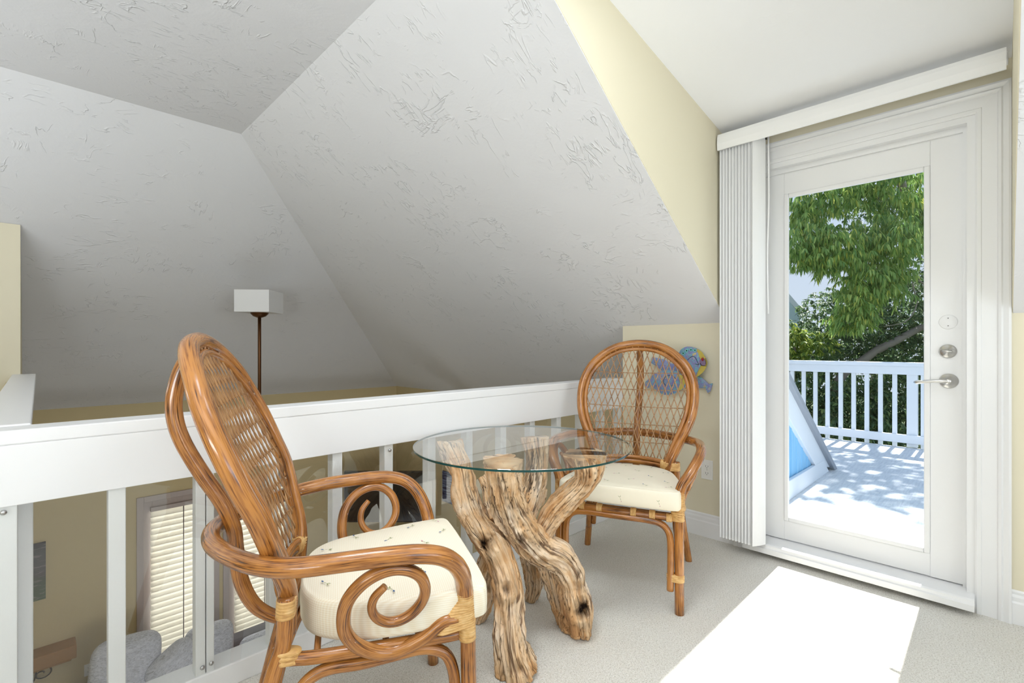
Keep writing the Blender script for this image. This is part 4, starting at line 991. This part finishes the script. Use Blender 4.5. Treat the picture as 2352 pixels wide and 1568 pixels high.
# ---------------------------------------------------------------- trees
def leaf(bm, base, d, up, L, W_):
    d = d.normalized(); s_ = d.cross(up)
    if s_.length < 1e-3: s_ = d.orthogonal()
    s_.normalize(); n = s_.cross(d)
    a_ = base+d*L*.30+n*L*.02; b_ = base+d*L*.66+Vector((0, 0, -L*.04)); tip = base+d*L+Vector((0, 0, -L*.14))
    v = [bm.verts.new(p) for p in (base, a_+s_*W_+n*W_*.3, b_+s_*W_*.8+n*W_*.2, tip, b_-s_*W_*.8+n*W_*.2, a_-s_*W_+n*W_*.3, a_, b_)]
    for q in ((0, 1, 6), (1, 2, 7, 6), (2, 3, 7), (3, 4, 7), (4, 5, 6, 7), (5, 0, 6)): bm.faces.new([v[k] for k in q])
def sprayed(bm, c, rnd, n, L, W_, droop):
    ax = Vector((rnd.uniform(-1, 1), rnd.uniform(-1, 1), rnd.uniform(-.5, .3))).normalized()
    ln = rnd.uniform(.12, .3)*L*6
    for k in range(n):
        t = k/n; p = c+ax*ln*t+Vector((0, 0, -.25*ln*t*t)); a = rnd.uniform(0, 2*pi)
        d = ax*.5+Vector((cos(a), sin(a), 0))*.6+Vector((0, 0, -droop)); leaf(bm, p, d, Vector((0, 0, 1)), L*rnd.uniform(.7, 1.2), W_)
def blob_tree(name, label, trunk, blobs, mat, n_clusters, leaves, L, W_, droop, seed, branches=(), group='trees beyond the deck'):
    rnd = random.Random(seed); r = tag(empty(name, (trunk[0][0], trunk[0][1], -6.0)), label, 'tree', group)
    bm = bmesh.new(); tube(bm, trunk, seg=12, step=.3, rfun=lambda r_, a, v, p, i: r_*(1+.12*noise.noise(Vector((cos(a), sin(a), v*2)))))
    inpar(link('trunk', bm, M['bark'], smooth=True), r)
    for b in branches:
        bm = bmesh.new(); tube(bm, b, seg=9, step=.1, rfun=lambda r_, a, v, p, i: r_*(1+.2*noise.noise(Vector((cos(a), sin(a), v*4))))); inpar(link('branch', bm, M['bark'], smooth=True), r)
    bm = bmesh.new(); tot = sum(b[3] for b in blobs)
    for (c, rad, fill, wt) in blobs:
        for i in range(int(n_clusters*wt/tot)):
            while True:
                v = Vector((rnd.uniform(-1, 1), rnd.uniform(-1, 1), rnd.uniform(-1, 1)))
                if fill < v.length < 1: break
            sprayed(bm, Vector(c)+Vector((v.x*rad[0], v.y*rad[1], v.z*rad[2])), rnd, leaves, L, W_, droop)
    inpar(link('foliage', bm, mat), r)
    return r
# main tree: drooping bright leaves filling the upper glass
def bl_(px, py, Z, rpx, rz=None, depth=None, fill=.0, wt=1):
    k = Z/FPX; return (at(px, py, Z), (rpx*k, rpx*k if depth is None else depth, (rz or rpx)*k), fill, wt)
Zm = 10.5
main = [bl_(1870, 470, Zm, 70, 60, .5), bl_(1950, 430, Zm+.3, 90, 60, .5), bl_(2060, 440, Zm, 80, 70, .6), bl_(2130, 470, Zm, 60, 60, .5), bl_(1850, 560, Zm-.3, 55, 60, .5), bl_(1930, 570, Zm-.4, 80, 70, .6, wt=1.3), bl_(2040, 550, Zm-.5, 80, 60, .6, wt=1.3),
        bl_(2110, 540, Zm, 60, 40, .5, wt=.6), bl_(1985, 650, Zm-.6, 65, 55, .5, wt=1.1), bl_(2040, 640, Zm-.5, 40, 50, .4, wt=.6), bl_(1960, 720, Zm-.6, 36, 40, .35, wt=.6), bl_(1880, 390, Zm+.5, 90, 40, .5), bl_(2020, 370, Zm+.5, 90, 40, .5),
        ((9.1, .6, 5.2), (.8, 2.7, 1.15), 0, 6)]
blob_tree('broadleaf_tree', 'bright green broadleaf tree with drooping leaf clusters filling the top of the door glass', [(*at(2300, 1500, 12.0)[:2], -6, .22), (*at(2260, 900, 11.8)[:2], -1, .19), (*at(2200, 600, 11.5)[:2], 2.4, .15), (*at(2120, 440, 11.2)[:2], 4.0, .1), (*at(2060, 380, 10.9)[:2], 5.2, .08), (9.1, .6, 5.6, .04)],
          main, M['leaf'], 2700, 13, .165, .017, 1.0, 5, branches=[[(*at(2160, 520, 11.3), .09), (*at(2060, 470, 11.1), .05), (*at(1960, 440, 11), .02)], [(*at(2170, 540, 11.3), .07), (*at(2090, 590, 11.2), .03), (*at(2000, 620, 11), .012)],
                    [(*at(2180, 700, 10.6), .02), (*at(2100, 640, 10.5), .016), (*at(2105, 700, 10.5), .013), (*at(2080, 738, 10.4), .010), (*at(2030, 750, 10.4), .006)]])
Zd = 13.0
dark = [bl_(1900, 740, Zd, 85, 75, .9), bl_(1980, 760, Zd, 90, 80, .9, wt=1.2), bl_(2080, 690, Zd, 95, 110, 1.0, wt=1.6), bl_(2140, 780, Zd, 80, 90, .9), bl_(2060, 820, Zd, 120, 60, .9, wt=1.1), bl_(1880, 830, Zd, 100, 40, .8, wt=.8), bl_(2160, 580, Zd+.5, 70, 90, .8), bl_(2020, 480, Zd+1.2, 170, 130, .9, wt=1.6)]
blob_tree('dark_tree', 'dark small-leaved tree behind the bright one, with a pale leaning trunk', [(*at(1760, 1500, 12.6)[:2], -6, .16), tuple(at(1900, 930, 12.4))+(.12,), tuple(at(1985, 825, 12.3))+(.10,), tuple(at(2060, 782, 12.3))+(.09,), tuple(at(2110, 755, 12.4))+(.08,), tuple(at(2230, 700, 12.6))+(.07,)],
          dark, M['leaf_dark'], 3300, 12, .10, .020, .1, 9)
low = [bl_(1830, 800, 11.6, 45, 45, .5, wt=.8), bl_(1870, 780, 11.8, 40, 30, .5, wt=.5), bl_(1800, 780, 11.8, 40, 60, .5, wt=.5)]
blob_tree('young_tree', 'yellow-green leafy tree low at the left of the door glass', [(*at(1815, 1500, 11.7)[:2], -6, .09), (*at(1820, 900, 11.7)[:2], .2, .06), (*at(1825, 800, 11.7)[:2], 1.1, .03)], low, M['leaf_yellow'], 210, 10, .12, .026, .4, 12)
hed = [bl_(x, y, Z, 85, 70, .8, wt=w_) for x, y, Z, w_ in ((1860, 900, 12.0, 1), (1960, 930, 12, 1), (2060, 920, 12, 1), (2160, 930, 12, 1), (1880, 990, 11.6, 1), (2000, 1000, 11.6, 1), (2120, 1000, 11.6, 1))]
blob_tree('hedge_tree', 'shaded green tree seen through the balusters of the deck railing', [(*at(2010, 1500, 12)[:2], -6, .15), (*at(2010, 1000, 12)[:2], -2, .1), (*at(2005, 930, 12)[:2], -.5, .05)], hed, M['leaf_dark'], 1900, 11, .12, .024, .3, 21)

bk = [bl_(x, y, 17.0+(i % 3)*.6, 75, 80, 1.2) for i, (x, y) in enumerate(((1850, 800), (1930, 770), (2010, 780), (2090, 770), (2170, 760), (1890, 860), (1980, 850), (2070, 850), (2150, 850), (1960, 700), (2050, 690), (2140, 690), (2240, 800)))]
blob_tree('background_tree', 'dense dark tree furthest back, closing the view above the deck railing', [(*at(2010, 1500, 17)[:2], -6, .2), (*at(2010, 900, 17)[:2], -1, .15), (*at(2010, 780, 17)[:2], 1.2, .08)], bk, M['leaf_dark'], 1500, 11, .16, .034, .4, 33)
